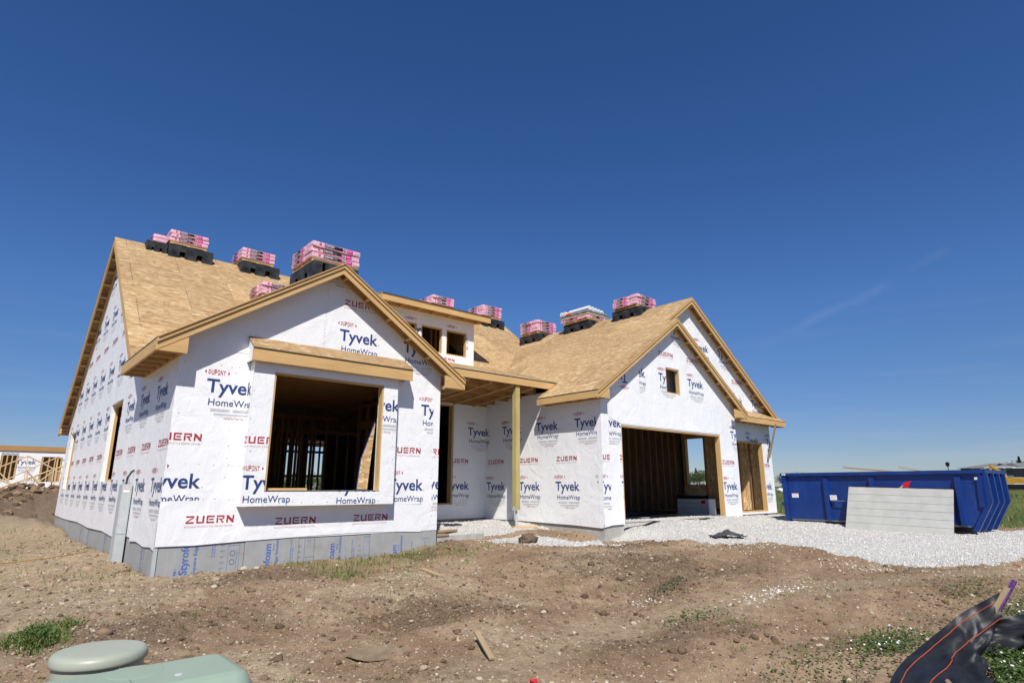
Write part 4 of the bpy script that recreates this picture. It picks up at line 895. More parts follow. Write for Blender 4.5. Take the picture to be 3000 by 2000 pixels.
def ground_mat():
    m = M('soil_gravel_grass', 0.95, 0.12); c = m.co('Object'); z = m.n('ShaderNodeAttribute'); z.attribute_name = 'zone'
    sp = m.n('ShaderNodeSeparateColor'); m.put(sp.inputs[0], z.outputs['Color']); al = z.outputs['Alpha']
    n1 = m.noise(c, 1.1, 6, 0.62); n2 = m.noise(c, 9, 5, 0.7); n3 = m.noise(c, 42, 3, 0.7)
    soil = m.ramp(n1, [(0.28, (0.190, 0.121, 0.073)), (0.5, (0.280, 0.192, 0.120)), (0.72, (0.375, 0.274, 0.180))])
    soil = m.mix(m.math('MULTIPLY', al, 0.75), soil, m.ramp(n2, [(0.3, (0.31, 0.235, 0.150)), (0.7, (0.46, 0.37, 0.25))]))
    dark = m.ramp(n2, [(0.3, (0.090, 0.059, 0.039)), (0.7, (0.180, 0.122, 0.079))])
    soil = m.mix(m.math('MULTIPLY', sp.outputs[2], 0.75), soil, dark)
    soil = m.mix(m.ramp(n2, [(0.35, 0.55), (0.62, 0.0)]), soil, m.mix(1.0, soil, (0.62, 0.58, 0.55), 'MULTIPLY'))
    gr_ = m.noise(c, 75, 3, 0.75); soil = m.mix(m.ramp(gr_, [(0.34, 0.75), (0.47, 0.0)]), soil, m.mix(1.0, soil, (0.45, 0.42, 0.40), 'MULTIPLY'))
    soil = m.mix(m.ramp(gr_, [(0.55, 0.0), (0.68, 0.6)]), soil, (0.40, 0.335, 0.25))
    # small stones in the soil
    v = m.n('ShaderNodeTexVoronoi'); m.put(v.inputs['Vector'], c); v.inputs['Scale'].default_value = 34
    vs = m.n('ShaderNodeSeparateColor'); m.put(vs.inputs[0], v.outputs['Color'])
    thr = m.math('ADD', 0.06, m.math('MULTIPLY', m.math('ADD', m.math('MULTIPLY', al, 0.35), m.noise(c, 2.3, 3)), 0.20))
    keep = m.math('MULTIPLY', m.math('LESS_THAN', vs.outputs[0], thr), m.math('LESS_THAN', v.outputs['Distance'], 0.40))
    stc = m.ramp(vs.outputs[1], [(0.0, (0.22, 0.16, 0.11)), (0.4, (0.33, 0.27, 0.19)), (0.75, (0.41, 0.355, 0.265)), (1.0, (0.47, 0.44, 0.38))])
    soil = m.mix(keep, soil, stc)
    # crushed pale limestone
    g1 = m.n('ShaderNodeTexVoronoi'); m.put(g1.inputs['Vector'], c); g1.inputs['Scale'].default_value = 42
    gs = m.n('ShaderNodeSeparateColor'); m.put(gs.inputs[0], g1.outputs['Color'])
    grav = m.ramp(gs.outputs[0], [(0.0, (0.48, 0.46, 0.42)), (0.15, (0.65, 0.63, 0.585)), (0.6, (0.77, 0.75, 0.71)), (1.0, (0.83, 0.815, 0.785))])
    grav = m.mix(m.ramp(g1.outputs['Distance'], [(0.38, 0.0), (0.68, 0.26)]), grav, (0.36, 0.345, 0.315))
    grav = m.mix(m.ramp(m.noise(c, 0.9, 5, 0.65), [(0.60, 0.0), (0.78, 0.32)]), grav, (0.50, 0.42, 0.33))
    gf = m.math('ADD', sp.outputs[0], m.math('MULTIPLY', m.math('SUBTRACT', n2, 0.5), 0.9)); gf = m.ramp(gf, [(0.42, 0.0), (0.58, 1.0)])
    grass = m.ramp(m.noise(c, 0.6, 6, 0.7), [(0.3, (0.060, 0.085, 0.022)), (0.55, (0.105, 0.13, 0.036)), (0.75, (0.20, 0.19, 0.075))])
    grass = m.mix(0.4, grass, m.ramp(n3, [(0.3, (0.04, 0.06, 0.015)), (0.7, (0.16, 0.18, 0.06))]))
    rf = m.ramp(m.math('ADD', sp.outputs[1], m.math('MULTIPLY', m.math('SUBTRACT', n2, 0.5), 0.8)), [(0.4, 0.0), (0.6, 1.0)])
    x = m.mix(gf, soil, grav); x = m.mix(rf, x, grass); m.col(x)
    hs = m.math('ADD', m.math('MULTIPLY', n2, 0.7), m.math('ADD', m.math('MULTIPLY', n3, 0.32), m.math('MULTIPLY', keep, 0.25)))
    hg = m.math('SUBTRACT', 1.0, g1.outputs['Distance'])
    hm = m.n('ShaderNodeMix', data_type='FLOAT'); m.put(hm.inputs[0], gf); m.put(hm.inputs[2], hs); m.put(hm.inputs[3], hg)
    m.bump(hm.outputs[0], 1.0, 0.045); return m.m
me.materials.append(ground_mat())

clump0 = lambda c, n, s: np.random.default_rng(n).normal(0, 1, (n, 2))*np.array(s)+np.array(c)
# ------------------------------------------------------------------ loose stones, clods, gravel, grass: uncountable cover, each one object
rng = np.random.default_rng(11)
def ico(sub):
    bm = bmesh.new(); bmesh.ops.create_icosphere(bm, subdivisions=sub, radius=1.0)
    v = np.array([x.co[:] for x in bm.verts]); f = np.array([[y.index for y in x.verts] for x in bm.faces]); bm.free(); return v, f
def scatter_rocks(name, xy, size, mat, sub=1, flat=(0.45, 0.85), sink=0.25, lump=0.22, smooth=False):
    v0, f0 = ico(sub); n = len(xy); nv = len(v0)
    d = 1+rng.uniform(-lump, lump, (n, nv, 1)); sc = np.stack([size*rng.uniform(.75, 1.35, n), size*rng.uniform(.75, 1.1, n), size*rng.uniform(*flat, n)], -1)
    P = v0[None]*d*sc[:, None, :]; a = rng.uniform(0, 6.283, n); t = rng.uniform(-.35, .35, n)
    ct, st = np.cos(t)[:, None], np.sin(t)[:, None]; P = np.stack([P[..., 0]*ct-P[..., 2]*st, P[..., 1], P[..., 0]*st+P[..., 2]*ct], -1)
    ca_, sa_ = np.cos(a)[:, None], np.sin(a)[:, None]; P = np.stack([P[..., 0]*ca_-P[..., 1]*sa_, P[..., 0]*sa_+P[..., 1]*ca_, P[..., 2]], -1)
    z = height(xy[:, 0], xy[:, 1])+size*(0.5-sink); P += np.stack([xy[:, 0], xy[:, 1], z], -1)[:, None, :]
    F = (f0[None]+(np.arange(n)*nv)[:, None, None]).reshape(-1, 3).astype(np.int32)
    m = bpy.data.meshes.new(name); m.vertices.add(n*nv); m.vertices.foreach_set('co', P.reshape(-1).astype(np.float32))
    m.loops.add(F.size); m.loops.foreach_set('vertex_index', F.reshape(-1)); m.polygons.add(len(F))
    m.polygons.foreach_set('loop_start', np.arange(0, F.size, 3, dtype=np.int32)); m.polygons.foreach_set('loop_total', np.full(len(F), 3, np.int32))
    m.polygons.foreach_set('use_smooth', np.full(len(F), smooth, bool)); m.update()
    c = m.color_attributes.new('tint', 'FLOAT_COLOR', 'POINT'); r = np.repeat(rng.uniform(0, 1, (n, 3)), nv, 0)
    c.data.foreach_set('color', np.concatenate([r, np.ones((n*nv, 1))], 1).reshape(-1).astype(np.float32))
    m.materials.append(mat); o = bpy.data.objects.new(name, m); COL.objects.link(o); o['kind'] = 'stuff'; return o
def tint_mat(name, stops, rough=0.85, sc=30, bump=0.2):
    m = M(name, rough, 0.2); s = m.n('ShaderNodeSeparateColor'); m.put(s.inputs[0], m.attr('tint')); c = m.co('Object')
    x = m.ramp(s.outputs[0], stops); x = m.mix(m.ramp(m.noise(c, sc, 4, 0.65), [(0.4, 0.0), (0.7, 0.45)]), x, m.mix(1.0, x, (0.55, 0.5, 0.45), 'MULTIPLY'))
    m.col(x); m.bump(m.noise(c, sc*2, 3), bump, 0.004); return m.m
PEB = tint_mat('field_stone', [(0.0, (0.22, 0.155, 0.10)), (0.3, (0.33, 0.26, 0.18)), (0.6, (0.42, 0.35, 0.255)), (0.9, (0.50, 0.44, 0.345)), (1.0, (0.34, 0.23, 0.185))])
CLOD = tint_mat('topsoil_clod', [(0.0, (0.10, 0.066, 0.042)), (0.5, (0.17, 0.114, 0.072)), (1.0, (0.25, 0.175, 0.113))], 0.95)
LIME = tint_mat('limestone_chip', [(0.0, (0.42, 0.40, 0.365)), (0.2, (0.57, 0.55, 0.51)), (0.7, (0.69, 0.67, 0.635)), (1.0, (0.77, 0.755, 0.725))])
CAMX, CAMY = -2.296, -10.937
def visible_xy(n, dmin, dmax, amin=-5, amax=86, pw=1.0):
    """random points in the wedge the camera looks at; angles from +Y towards +X"""
    a = np.radians(rng.uniform(amin, amax, n)); d = dmin+(dmax-dmin)*rng.uniform(0, 1, n)**pw
    return np.stack([CAMX+np.sin(a)*d, CAMY+np.cos(a)*d], -1)
def outside_house(p, pad=0.06):
    x, y = p[:, 0], p[:, 1]
    fence = (x > 3.1) & (x < 5.55) & (y > -9.56) & (y < -8.80-.11*np.abs(x-4.3))
    return ~fence & ~(((x > -pad) & (x < BW+pad) & (y > -.03-pad) & (y < 15)) | ((x > 9.3-pad) & (x < 19.4) & (y > -1.2) & (y < 15)) | ((x > 5) & (x < 9.4) & (y > 3.35)))
p = visible_xy(42000, 4.5, 24, pw=0.9); p = p[outside_house(p)]; g, gr, d = masks(p[:, 0], p[:, 1])
dens = .25+.9*np.clip((fbm(p[:, 0]*.9, p[:, 1]*.9, 4, 119)-.42)*4, 0, 1); dens = np.maximum(dens, np.where((p[:, 0] < .2) & (p[:, 1] > -3), .9, 0))
p = p[(g < .5) & (gr < .5) & (rng.uniform(0, 1, len(p)) < dens)]
sz = np.exp(rng.normal(-4.55, .45, len(p))); sz = np.clip(sz, .004, .034)
scatter_rocks('stones', p, sz, PEB, 1, smooth=False, lump=.3, sink=.38)
p = visible_xy(60, 5, 17); p = p[outside_house(p)]; g, gr, d = masks(p[:, 0], p[:, 1]); p = p[(g < .5) & (gr < .5)]
scatter_rocks('stones', p, rng.uniform(.022, .045, len(p)), PEB, 2, smooth=True, lump=.16, sink=.42)
p = visible_xy(60000, 4.5, 20); p = p[outside_house(p)]; g, gr, d = masks(p[:, 0], p[:, 1])
tp = np.clip((d-.50)*6, 0, 1)
for cx, cy, sx, sy in ((1.3, -1.3, 1.0, .45), (-1.3, -3.2, 1.6, .5), (8.6, -2.6, 1.1, .3), (7.6, -5.2, 1.6, .35), (9.6, -7.6, 1.3, .4), (3.4, -6.6, 1.2, .4), (.6, -6.2, .8, .3)):
    tp = np.maximum(tp, np.exp(-((p[:, 0]-cx)/sx)**2-((p[:, 1]-cy)/sy)**2))
tp = np.where((p[:, 0] < -.2) & (p[:, 1] > -1.5), tp*.2, tp)
p = p[(g < .5) & (gr < .5) & (rng.uniform(0, 1, len(p)) < .22+.78*tp)]
p = p[rng.uniform(0, 1, len(p)) > .75*track(p[:, 0], p[:, 1])]
sz = np.clip(np.exp(rng.normal(-4.6, .55, len(p))), .004, .050); bg_ = sz > .017
scatter_rocks('soil_clods', p[~bg_], sz[~bg_], CLOD, 1, lump=.38, sink=.3)
scatter_rocks('soil_clods', p[bg_], sz[bg_], CLOD, 2, lump=.30, sink=.42, smooth=True)
mx = np.stack([rng.normal(-1, 4.5, 900), rng.normal(21.2, 1.5, 900)], -1); mx = mx[outside_house(mx)]
scatter_rocks('soil_clods', mx, rng.uniform(.04, .20, len(mx)), CLOD, 1, lump=.4, sink=.35)
p = np.concatenate([visible_xy(52000, 7, 24, 20, 86, 0.8)]); p = p[outside_house(p, -.6) | ((p[:, 0] > 9.6) & (p[:, 1] < .5))]; g, gr, d = masks(p[:, 0], p[:, 1]); edge = rng.uniform(0, 1, len(p))
jig = p+rng.normal(0, .22, p.shape); g2, _, _ = masks(jig[:, 0], jig[:, 1])
p = p[(g2 > .5) & ((g > .5) | (edge < .5))]
chips = np.concatenate([clump0(c_, n_, s_) for c_, n_, s_ in (((6.5, -6.6), 130, (.5, .12)), ((5.0, -5.5), 40, (.3, .1)), ((9.9, -6.6), 120, (.3, .5)), ((9.8, -4.4), 90, (.3, .6)), ((6.3, -1.6), 60, (.3, .15)))])
p = np.concatenate([p, chips])
scatter_rocks('gravel_stones', p, rng.uniform(.006, .017, len(p)), LIME, 1, flat=(.6, 1.0), sink=.2, lump=.3)

def scatter_blades(name, xy, hgt, wid, mat, lean=0.5, per=1):
    n = len(xy); a = rng.uniform(0, 6.283, n); z = height(xy[:, 0], xy[:, 1])-.01; ln = rng.uniform(.1, lean, n)*hgt
    b = rng.uniform(0, 6.283, n); dx, dy = np.cos(a)*wid/2, np.sin(a)*wid/2; o = np.stack([xy[:, 0], xy[:, 1], z], -1)
    side = np.stack([dx, dy, 0*dx], -1); up = lambda k, f: o+np.stack([np.cos(b)*ln*f, np.sin(b)*ln*f, hgt*k], -1)
    P = np.stack([o-side, o+side, up(.55, .35)+side*.8, up(.55, .35)-side*.8, up(.95, 1.0)], 1)
    k = (np.arange(n)*5)[:, None]
    F1 = np.concatenate([k, k+1, k+2, k, k+2, k+3, k+3, k+2, k+4], 1).reshape(-1, 3).astype(np.int32)
    m = bpy.data.meshes.new(name); m.vertices.add(n*5); m.vertices.foreach_set('co', P.reshape(-1).astype(np.float32))
    m.loops.add(F1.size); m.loops.foreach_set('vertex_index', F1.reshape(-1)); m.polygons.add(len(F1))
    m.polygons.foreach_set('loop_start', np.arange(0, F1.size, 3, dtype=np.int32)); m.polygons.foreach_set('loop_total', np.full(len(F1), 3, np.int32)); m.update()
    c = m.color_attributes.new('tint', 'FLOAT_COLOR', 'POINT'); r = np.repeat(rng.uniform(0, 1, (n, 3)), 5, 0)
    c.data.foreach_set('color', np.concatenate([r, np.ones((n*5, 1))], 1).reshape(-1).astype(np.float32))
    m.materials.append(mat); o_ = bpy.data.objects.new(name, m); COL.objects.link(o_); o_['kind'] = 'stuff'; return o_
def leaf_mat(name, stops):
    m = M(name, 0.55, 0.3); s = m.n('ShaderNodeSeparateColor'); m.put(s.inputs[0], m.attr('tint')); m.col(m.ramp(s.outputs[0], stops))
    m.b.inputs['Subsurface Weight'].default_value = 0.0
    tr = m.n('ShaderNodeBsdfTranslucent'); m.put(tr.inputs[0], m.ramp(s.outputs[0], [(p_, tuple(1.3*c_ for c_ in cc)) for p_, cc in stops]))
    mx_ = m.n('ShaderNodeMixShader'); mx_.inputs[0].default_value = 0.3; out = m.t.nodes['Material Output']
    m.t.links.new(m.b.outputs[0], mx_.inputs[1]); m.t.links.new(tr.outputs[0], mx_.inputs[2]); m.t.links.new(mx_.outputs[0], out.inputs[0]); return m.m
GRASS = leaf_mat('grass_blade', [(0.0, (0.075, 0.13, 0.022)), (0.5, (0.14, 0.215, 0.042)), (0.8, (0.22, 0.265, 0.075)), (1.0, (0.34, 0.30, 0.14))])
FIELD = leaf_mat('field_grass', [(0.0, (0.075, 0.105, 0.028)), (0.5, (0.13, 0.165, 0.048)), (0.8, (0.20, 0.215, 0.08)), (1.0, (0.32, 0.28, 0.15))])
def clump(c, n, s): return rng.normal(0, 1, (n, 2))*np.array(s)+np.array(c)
T = []
for (c, n, s) in (((3.3, -.75), 420, (.75, .22)), ((4.3, -.8), 280, (.55, .25)), ((2.6, -1.1), 200, (.35, .2)), ((3.6, -1.6), 130, (.4, .22)), ((5.0, -1.2), 110, (.4, .2)), ((2.3, -1.9), 90, (.15, .12)), ((1.9, -.5), 60, (.3, .1)),
                  ((-.7, .3), 70, (.35, .2)), ((-1.6, 2.2), 60, (.5, .3)), ((-2.4, 6), 240, (1.2, 1.2)), ((-2.6, -1.5), 70, (.4, .25)), ((-1.4, 10), 300, (1.0, 2.0)), ((6.4, -1.2), 50, (.5, .2))):
    T.append(clump(c, n, s))
p = np.concatenate(T); p = p[outside_house(p, 0.0)]
scatter_blades('grass', p, rng.uniform(.04, .15, len(p)), rng.uniform(.006, .013, len(p)), GRASS, .8)
p = visible_xy(300, 5, 12, -5, 86); cl = np.concatenate([clump(q, int(rng.integers(4, 26)), (.07, .06)) for q in p if q[0] > 3.0 or rng.uniform() < .25]); cl = cl[outside_house(cl, 0.1)]; g, _, _ = masks(cl[:, 0], cl[:, 1]); cl = cl[g < .5]
scatter_blades('grass', cl, rng.uniform(.02, .07, len(cl)), rng.uniform(.005, .010, len(cl)), GRASS, .9)
p = clump((-1.60, -3.25), 1300, (.11, .17)); p2 = clump((-1.36, -2.65), 260, (.12, .10)); p = np.concatenate([p, p2, clump((-2.4, -2.6), 120, (.1, .2))])
scatter_blades('grass', p, rng.uniform(.04, .13, len(p)), rng.uniform(.006, .012, len(p)), GRASS, 1.1)
p = np.stack([rng.uniform(19, 46, 16000), rng.uniform(-12, 14, 16000)], -1); g, gr, d = masks(p[:, 0], p[:, 1]); p = p[(gr > .45) & ~((p[:, 0] < 19.6) & (p[:, 1] > -1))]
scatter_blades('grass', p, rng.uniform(.06, .30, len(p)), rng.uniform(.012, .03, len(p)), FIELD, .7)
# clover bank by the silt fence: leaflets and white flower heads
def leaves(name, xy, sz, mat, zlo, zhi):
    n = len(xy); z = height(xy[:, 0], xy[:, 1])+rng.uniform(zlo, zhi, n); a = rng.uniform(0, 6.283, n); t = rng.uniform(-.7, .7, n); u = rng.uniform(-.7, .7, n); P = []
    for k in range(6):
        q = a+k*math.pi/3; r = sz*(1 if k % 2 == 0 else .8); x, y = np.cos(q)*r, np.sin(q)*r; P.append(np.stack([xy[:, 0]+x, xy[:, 1]+y, z+x*t+y*u], -1))
    P = np.stack(P, 1); F = np.arange(n*6, dtype=np.int32); m = bpy.data.meshes.new(name); m.vertices.add(n*6); m.vertices.foreach_set('co', P.reshape(-1).astype(np.float32))
    m.loops.add(n*6); m.loops.foreach_set('vertex_index', F); m.polygons.add(n); m.polygons.foreach_set('loop_start', np.arange(0, n*6, 6, dtype=np.int32)); m.polygons.foreach_set('loop_total', np.full(n, 6, np.int32)); m.update()
    c = m.color_attributes.new('tint', 'FLOAT_COLOR', 'POINT'); r = np.repeat(rng.uniform(0, 1, (n, 3)), 6, 0); c.data.foreach_set('color', np.concatenate([r, np.ones((n*6, 1))], 1).reshape(-1).astype(np.float32))
    m.materials.append(mat); o = bpy.data.objects.new(name, m); COL.objects.link(o); o['kind'] = 'stuff'; return o
CLOV = leaf_mat('clover_leaf', [(0.0, (0.045, 0.085, 0.02)), (0.6, (0.085, 0.14, 0.035)), (1.0, (0.16, 0.20, 0.075))])
cp = np.concatenate([clump((5.5, -9.52), 7500, (.62, .13)), clump((6.4, -9.35), 2600, (.6, .15)), clump((4.75, -9.56), 1500, (.25, .07)), clump((5.2, -8.45), 1500, (.45, .16)), clump((7.4, -9.2), 1500, (.8, .25)), clump((4.5, -6.6), 260, (.35, .10)), clump((5.9, -5.3), 200, (.25, .08)), clump((8.6, -8.4), 500, (.6, .2)), clump((2.4, -1.65), 120, (.14, .1)), clump((-1.60, -3.25), 800, (.10, .15)), clump((-1.36, -2.65), 120, (.10, .08)), clump((3.9, -8.2), 300, (.4, .2))])
cp = cp[~((cp[:, 1] > -9.14-(5.45-cp[:, 0])*.36) & (cp[:, 1] < -8.85) & (cp[:, 0] > 3.2) & (cp[:, 0] < 5.5))]
leaves('clover', cp, rng.uniform(.008, .017, len(cp)), CLOV, .0, .11)
fl = np.concatenate([clump((5.5, -9.58), 170, (.6, .11)), clump((5.2, -8.45), 30, (.4, .15)), clump((7.4, -9.2), 40, (.7, .2))])
scatter_rocks('clover_flowers', fl, rng.uniform(.008, .014, len(fl)), MAT['label_white'], 1, flat=(.8, 1.0), sink=-7.0)

# ------------------------------------------------------------------ roofing stacks on the ridges
def bundle_mesh(seed, L=1.05, Wd=0.35, Hh=0.115):
    """plastic-wrapped shingle bundle, long side along x, printed labels on both long faces"""
    r = random.Random(seed); NX, NY, NZ = 16, 5, 4; vs = {}; b = MB()
    def P(i, j, k):
        x = (i/NX-.5)*L; y = (j/NY-.5)*Wd; z = k/NZ*Hh
        e = 0.022; qx = max(0, abs(x)-(L/2-e)); qy = max(0, abs(y)-(Wd/2-e)); qz = max(0, abs(z-Hh/2)-(Hh/2-e)); d = math.sqrt(qx*qx+qy*qy+qz*qz)
        if d > e:
            s = e/d; x = math.copysign(L/2-e+qx*s, x) if qx else x; y = math.copysign(Wd/2-e+qy*s, y) if qy else y; z = Hh/2+math.copysign(Hh/2-e+qz*s, z-Hh/2) if qz else z
        n = noise.noise(V((x*5+seed*3.1, y*7, z*22)))*0.008*(1.3 if abs(x) > L/2-.12 else .7)
        return (x+n*.7, y+n, z-0.006*math.cos(x*3)+n*.8)
    for i in range(NX):
        for j in range(NY):
            b.poly((P(i,j,0), P(i,j+1,0), P(i+1,j+1,0), P(i+1,j,0)), 'pink_film', smooth=True); b.poly((P(i,j,NZ), P(i+1,j,NZ), P(i+1,j+1,NZ), P(i,j+1,NZ)), 'pink_film', smooth=True)
        for k in range(NZ):
            b.poly((P(i,0,k), P(i+1,0,k), P(i+1,0,k+1), P(i,0,k+1)), 'pink_film', smooth=True); b.poly((P(i,NY,k), P(i,NY,k+1), P(i+1,NY,k+1), P(i+1,NY,k)), 'pink_film', smooth=True)
    for j in range(NY):
        for k in range(NZ):
            b.poly((P(0,j,k), P(0,j,k+1), P(0,j+1,k+1), P(0,j+1,k)), 'pink_film', smooth=True); b.poly((P(NX,j,k), P(NX,j+1,k), P(NX,j+1,k+1), P(NX,j,k+1)), 'pink_film', smooth=True)
    T = [('label_black', rect(0.245, 0.030, 0.640, 0.092)), ('label_red', rect(0.135, 0.045, 0.180, 0.090)), ('label_white', rect(0.145, 0.066, 0.170, 0.070)+rect(0.145, 0.056, 0.165, 0.060)),
         ('label_white', word('DURATION', 0.262, 0.044, 0.19, 0.036, 0.02)), ('grey_ink', rect(0.472, 0.060, 0.545, 0.074)+rect(0.472, 0.044, 0.540, 0.052)),
         ('label_red', rect(0.602, 0.066, 0.650, 0.092)+rect(0.615, 0.030, 0.655, 0.058)), ('label_black', rect(0.665, 0.032, 0.715, 0.090)), ('label_white', rect(0.675, 0.066, 0.705, 0.078)+rect(0.680, 0.046, 0.708, 0.056)),
         ('label_magenta', rect(0.735, 0.026, 0.870, 0.092)), ('label_white', rect(0.752, 0.058, 0.835, 0.066)), ('grey_ink', rect(0.89, .04, .99, .043)+rect(0.89, .055, .99, .058)+rect(0.03, .05, .11, .053))]
    for i, (m, t) in enumerate(T):
        lay = -Wd/2-0.006-0.0009*(1 if m == 'label_white' else 0); x0 = -0.525
        sc = L/1.05
        letters3(b, [[(p[0]*sc, p[1]) for p in q] for q in t], m, (-L/2, lay, 0), (1, 0, 0), (0, 0, 1), (0, -1, 0), 0.0)
        letters3(b, [[(p[0]*sc, p[1]) for p in q] for q in t], m, (L/2, -lay, 0), (-1, 0, 0), (0, 0, 1), (0, 1, 0), 0.0)
    return b
bund = []
for s_ in range(3):
    o = bundle_mesh(s_).build('shingle_bundle', weld=False); bund.append(o)
short = []
for s_ in range(2):
    o = bundle_mesh(s_+7, L=0.70).build('shingle_bundle'); short.append(o)
protos = list(bund+short)
def put(o, loc, rz, label, cat, group):
    c = o.copy(); COL.objects.link(c); c.location = loc; c.rotation_euler = (random.gauss(0, .006), random.gauss(0, .006), rz+random.gauss(0, .02)); return tag(c, label, cat, group)
def wood_pallet():
    b = MB(); S_ = 1.0
    for i in range(6): b.box(-.5, -.5+i*.182, 0.062, .5, -.5+i*.182+.09, 0.078, 'pine')
    for y in (-.49, -.02, .45): b.box(-.498, y, 0.016, .498, y+.038, 0.061, 'pine')
    for x in (-.5, -.05, .41): b.box(x, -.499, 0, x+.09, .499, 0.0155, 'pine')
    return b.build('wooden_pallet')
wp0 = wood_pallet()
def ridge_pallet(pitch, seed):
    """moulded black pallet straddling a ridge (ridge along local x): flat top, skirts down both slopes with fork openings"""
    b = MB(); LX, LY, th = 1.22, 0.96, 0.03; hx, hy = LX/2, LY/2; dz = lambda y: -abs(y)*pitch-0.012
    b.box(-hx, -hy, 0.0, hx, hy, th, 'black_plastic')
    legs = [(-hx, -hx+.30), (-.16, .16), (hx-.30, hx)]
    for s in (-1, 1):
        yo = s*hy; yi = s*(hy-.18); zb = dz(hy)
        b.prism([(-hx, yo, -0.001), (hx, yo, -0.001), (hx, yo, -0.155), (-hx, yo, -0.155)], (0, -s*0.02, 0), 'black_plastic')
        for a, c in legs:
            for x in (a, c-.02): b.prism([(x, yo-s*.021, -.002), (x, yi, -.002), (x, yi, dz(yi)), (x, yo-s*.021, dz(hy-.021))], (0.02, 0, 0), 'black_plastic')
            b.prism([(a, yo, -0.156), (c, yo, -0.156), (c-.015, yo, zb), (a+.015, yo, zb)], (0, -s*.022, 0), 'black_plastic')
            b.prism([(a+.021, yi, -0.002), (c-.021, yi, -0.002), (c-.021, yi, dz(yi)), (a+.021, yi, dz(yi))], (0, s*.02, 0), 'black_plastic')
    for x in (-hx+.001, hx-.021):
        for s in (-1, 1):
            b.prism([(x, 0, -.002), (x, s*(hy-.24), -.002), (x, s*(hy-.24), -.12), (x, s*.26, -.12), (x, s*.20, dz(.20)), (x, 0, -.02)], (.02, 0, 0), 'black_plastic')
    for k in range(5): b.box(-hx+.06, -hy+.10+k*.18, th, hx-.06, -hy+.13+k*.18, th+.008, 'black_plastic')
    return b.build('ridge_pallet', bevel=0.006)
rp_main = ridge_pallet(MP, 1); rp_gar = ridge_pallet(GP, 2)
PG, WG, BG = 'black roof pallets under the shingle stacks', 'wooden pallets under the shingle bundles', 'pink shingle bundles stacked on the roof'
def stack(x, y, z, layers, where, ridge='x', first_y=True, skip=()):
    """square stack whose front-left corner is (x, y), bottom of the lowest bundle at z"""
    names = {2: ['bottom', 'top'], 3: ['bottom', 'middle', 'top'], 4: ['bottom', 'second', 'third', 'top']}[layers]
    cx, cy = x+.525, y+.525
    rp = (rp_main if ridge == 'x' else rp_gar).copy(); COL.objects.link(rp); rp.location = (cx+(0.10 if ridge == 'x' else 0) if ridge == 'x' else (14.295 if x > 10 else 2.6235), (8.619 if y > 7 else cy) if ridge == 'x' else cy, z-0.078-0.043); rp.rotation_euler = (0, 0, 0 if ridge == 'x' else math.pi/2)
    tag(rp, 'black plastic ridge pallet under the pink stack '+where, 'pallet', PG)
    q = wp0.copy(); COL.objects.link(q); q.location = (cx, cy, z-0.080); tag(q, 'wooden pallet under the pink stack '+where, 'pallet', WG)
    for k in range(layers):
        zz = z+k*0.117; nm = names[k]; j = lambda: random.gauss(0, .010)
        put(random.choice(bund), (cx+j(), y+.175+j(), zz), 0, f'pink shingle bundle, front of the {nm} layer, stack {where}', 'shingle bundle', BG)
        for i, side in enumerate(('left', 'middle', 'right')):
            put(random.choice(short), (x+.175+i*.35+j(), y+.70+j(), zz), -math.pi/2, f'pink shingle bundle, {side} rear of the {nm} layer, stack {where}', 'shingle bundle', BG)
ZR = zmain(8.619)
stack(1.02, 8.10, ZR+.115, 3, 'nearest the left gable peak')
stack(3.07, 8.12, ZR+.115, 3, 'second from the left gable peak')
stack(10.35, 8.12, ZR+.115, 3, 'behind the dormer roof')
stack(12.90, 8.12, ZR+.115, 4, "at the dormer's right end")
stack(13.77, 5.68, ZR2+.115, 4, 'lowest beside the roof valley', 'y')
stack(13.77, 0.80, ZR2+.115, 3, 'nearest the garage peak', 'y')
stack(2.12, 0.10, 5.195+.165, 3, 'above the front bay peak', 'y')
stack(2.86, 5.20, 6.02, 3, 'half hidden behind the bay roof')
# small two-layer stack left of the first one
q = rp_main.copy(); COL.objects.link(q); q.location = (0.745, 8.619, ZR-0.02); q.scale = (.44, .8, 1); tag(q, 'black ridge pallet under the low stack at the far left', 'pallet', PG)
for k, nm in enumerate(('bottom', 'top')):
    put(short[k], (0.80, 8.60, ZR+.025+k*.117), -math.pi/2, f'pink shingle bundle, {nm} one of the low stub stack at far left', 'shingle bundle', BG)
# stack with rolls on top
sx, sy, sz = 13.77, 3.02, ZR2+.115; where = 'that carries the white rolls'
rp = rp_gar.copy(); COL.objects.link(rp); rp.location = (14.295, sy+.62, sz-.121); rp.rotation_euler = (0, 0, math.pi/2); rp.scale = (1.08, 1, 1); tag(rp, 'black plastic ridge pallet under the pink stack '+where, 'pallet', PG)
q = wp0.copy(); COL.objects.link(q); q.location = (sx+.525, sy+.62, sz-.08); q.scale = (1.05, 1.25, 1); tag(q, 'wooden pallet under the pink stack '+where, 'pallet', WG)
put(bund[0], (sx+.525, sy+.175, sz), 0, 'pink shingle bundle, front bundle under the grey plastic sheet', 'shingle bundle', BG)
for i, s_ in enumerate(('left', 'middle', 'right')): put(bund[1+i % 2], (sx+.175+i*.35, sy+.87, sz), -math.pi/2, f'pink shingle bundle, {s_} rear one under the grey plastic sheet', 'shingle bundle', BG)
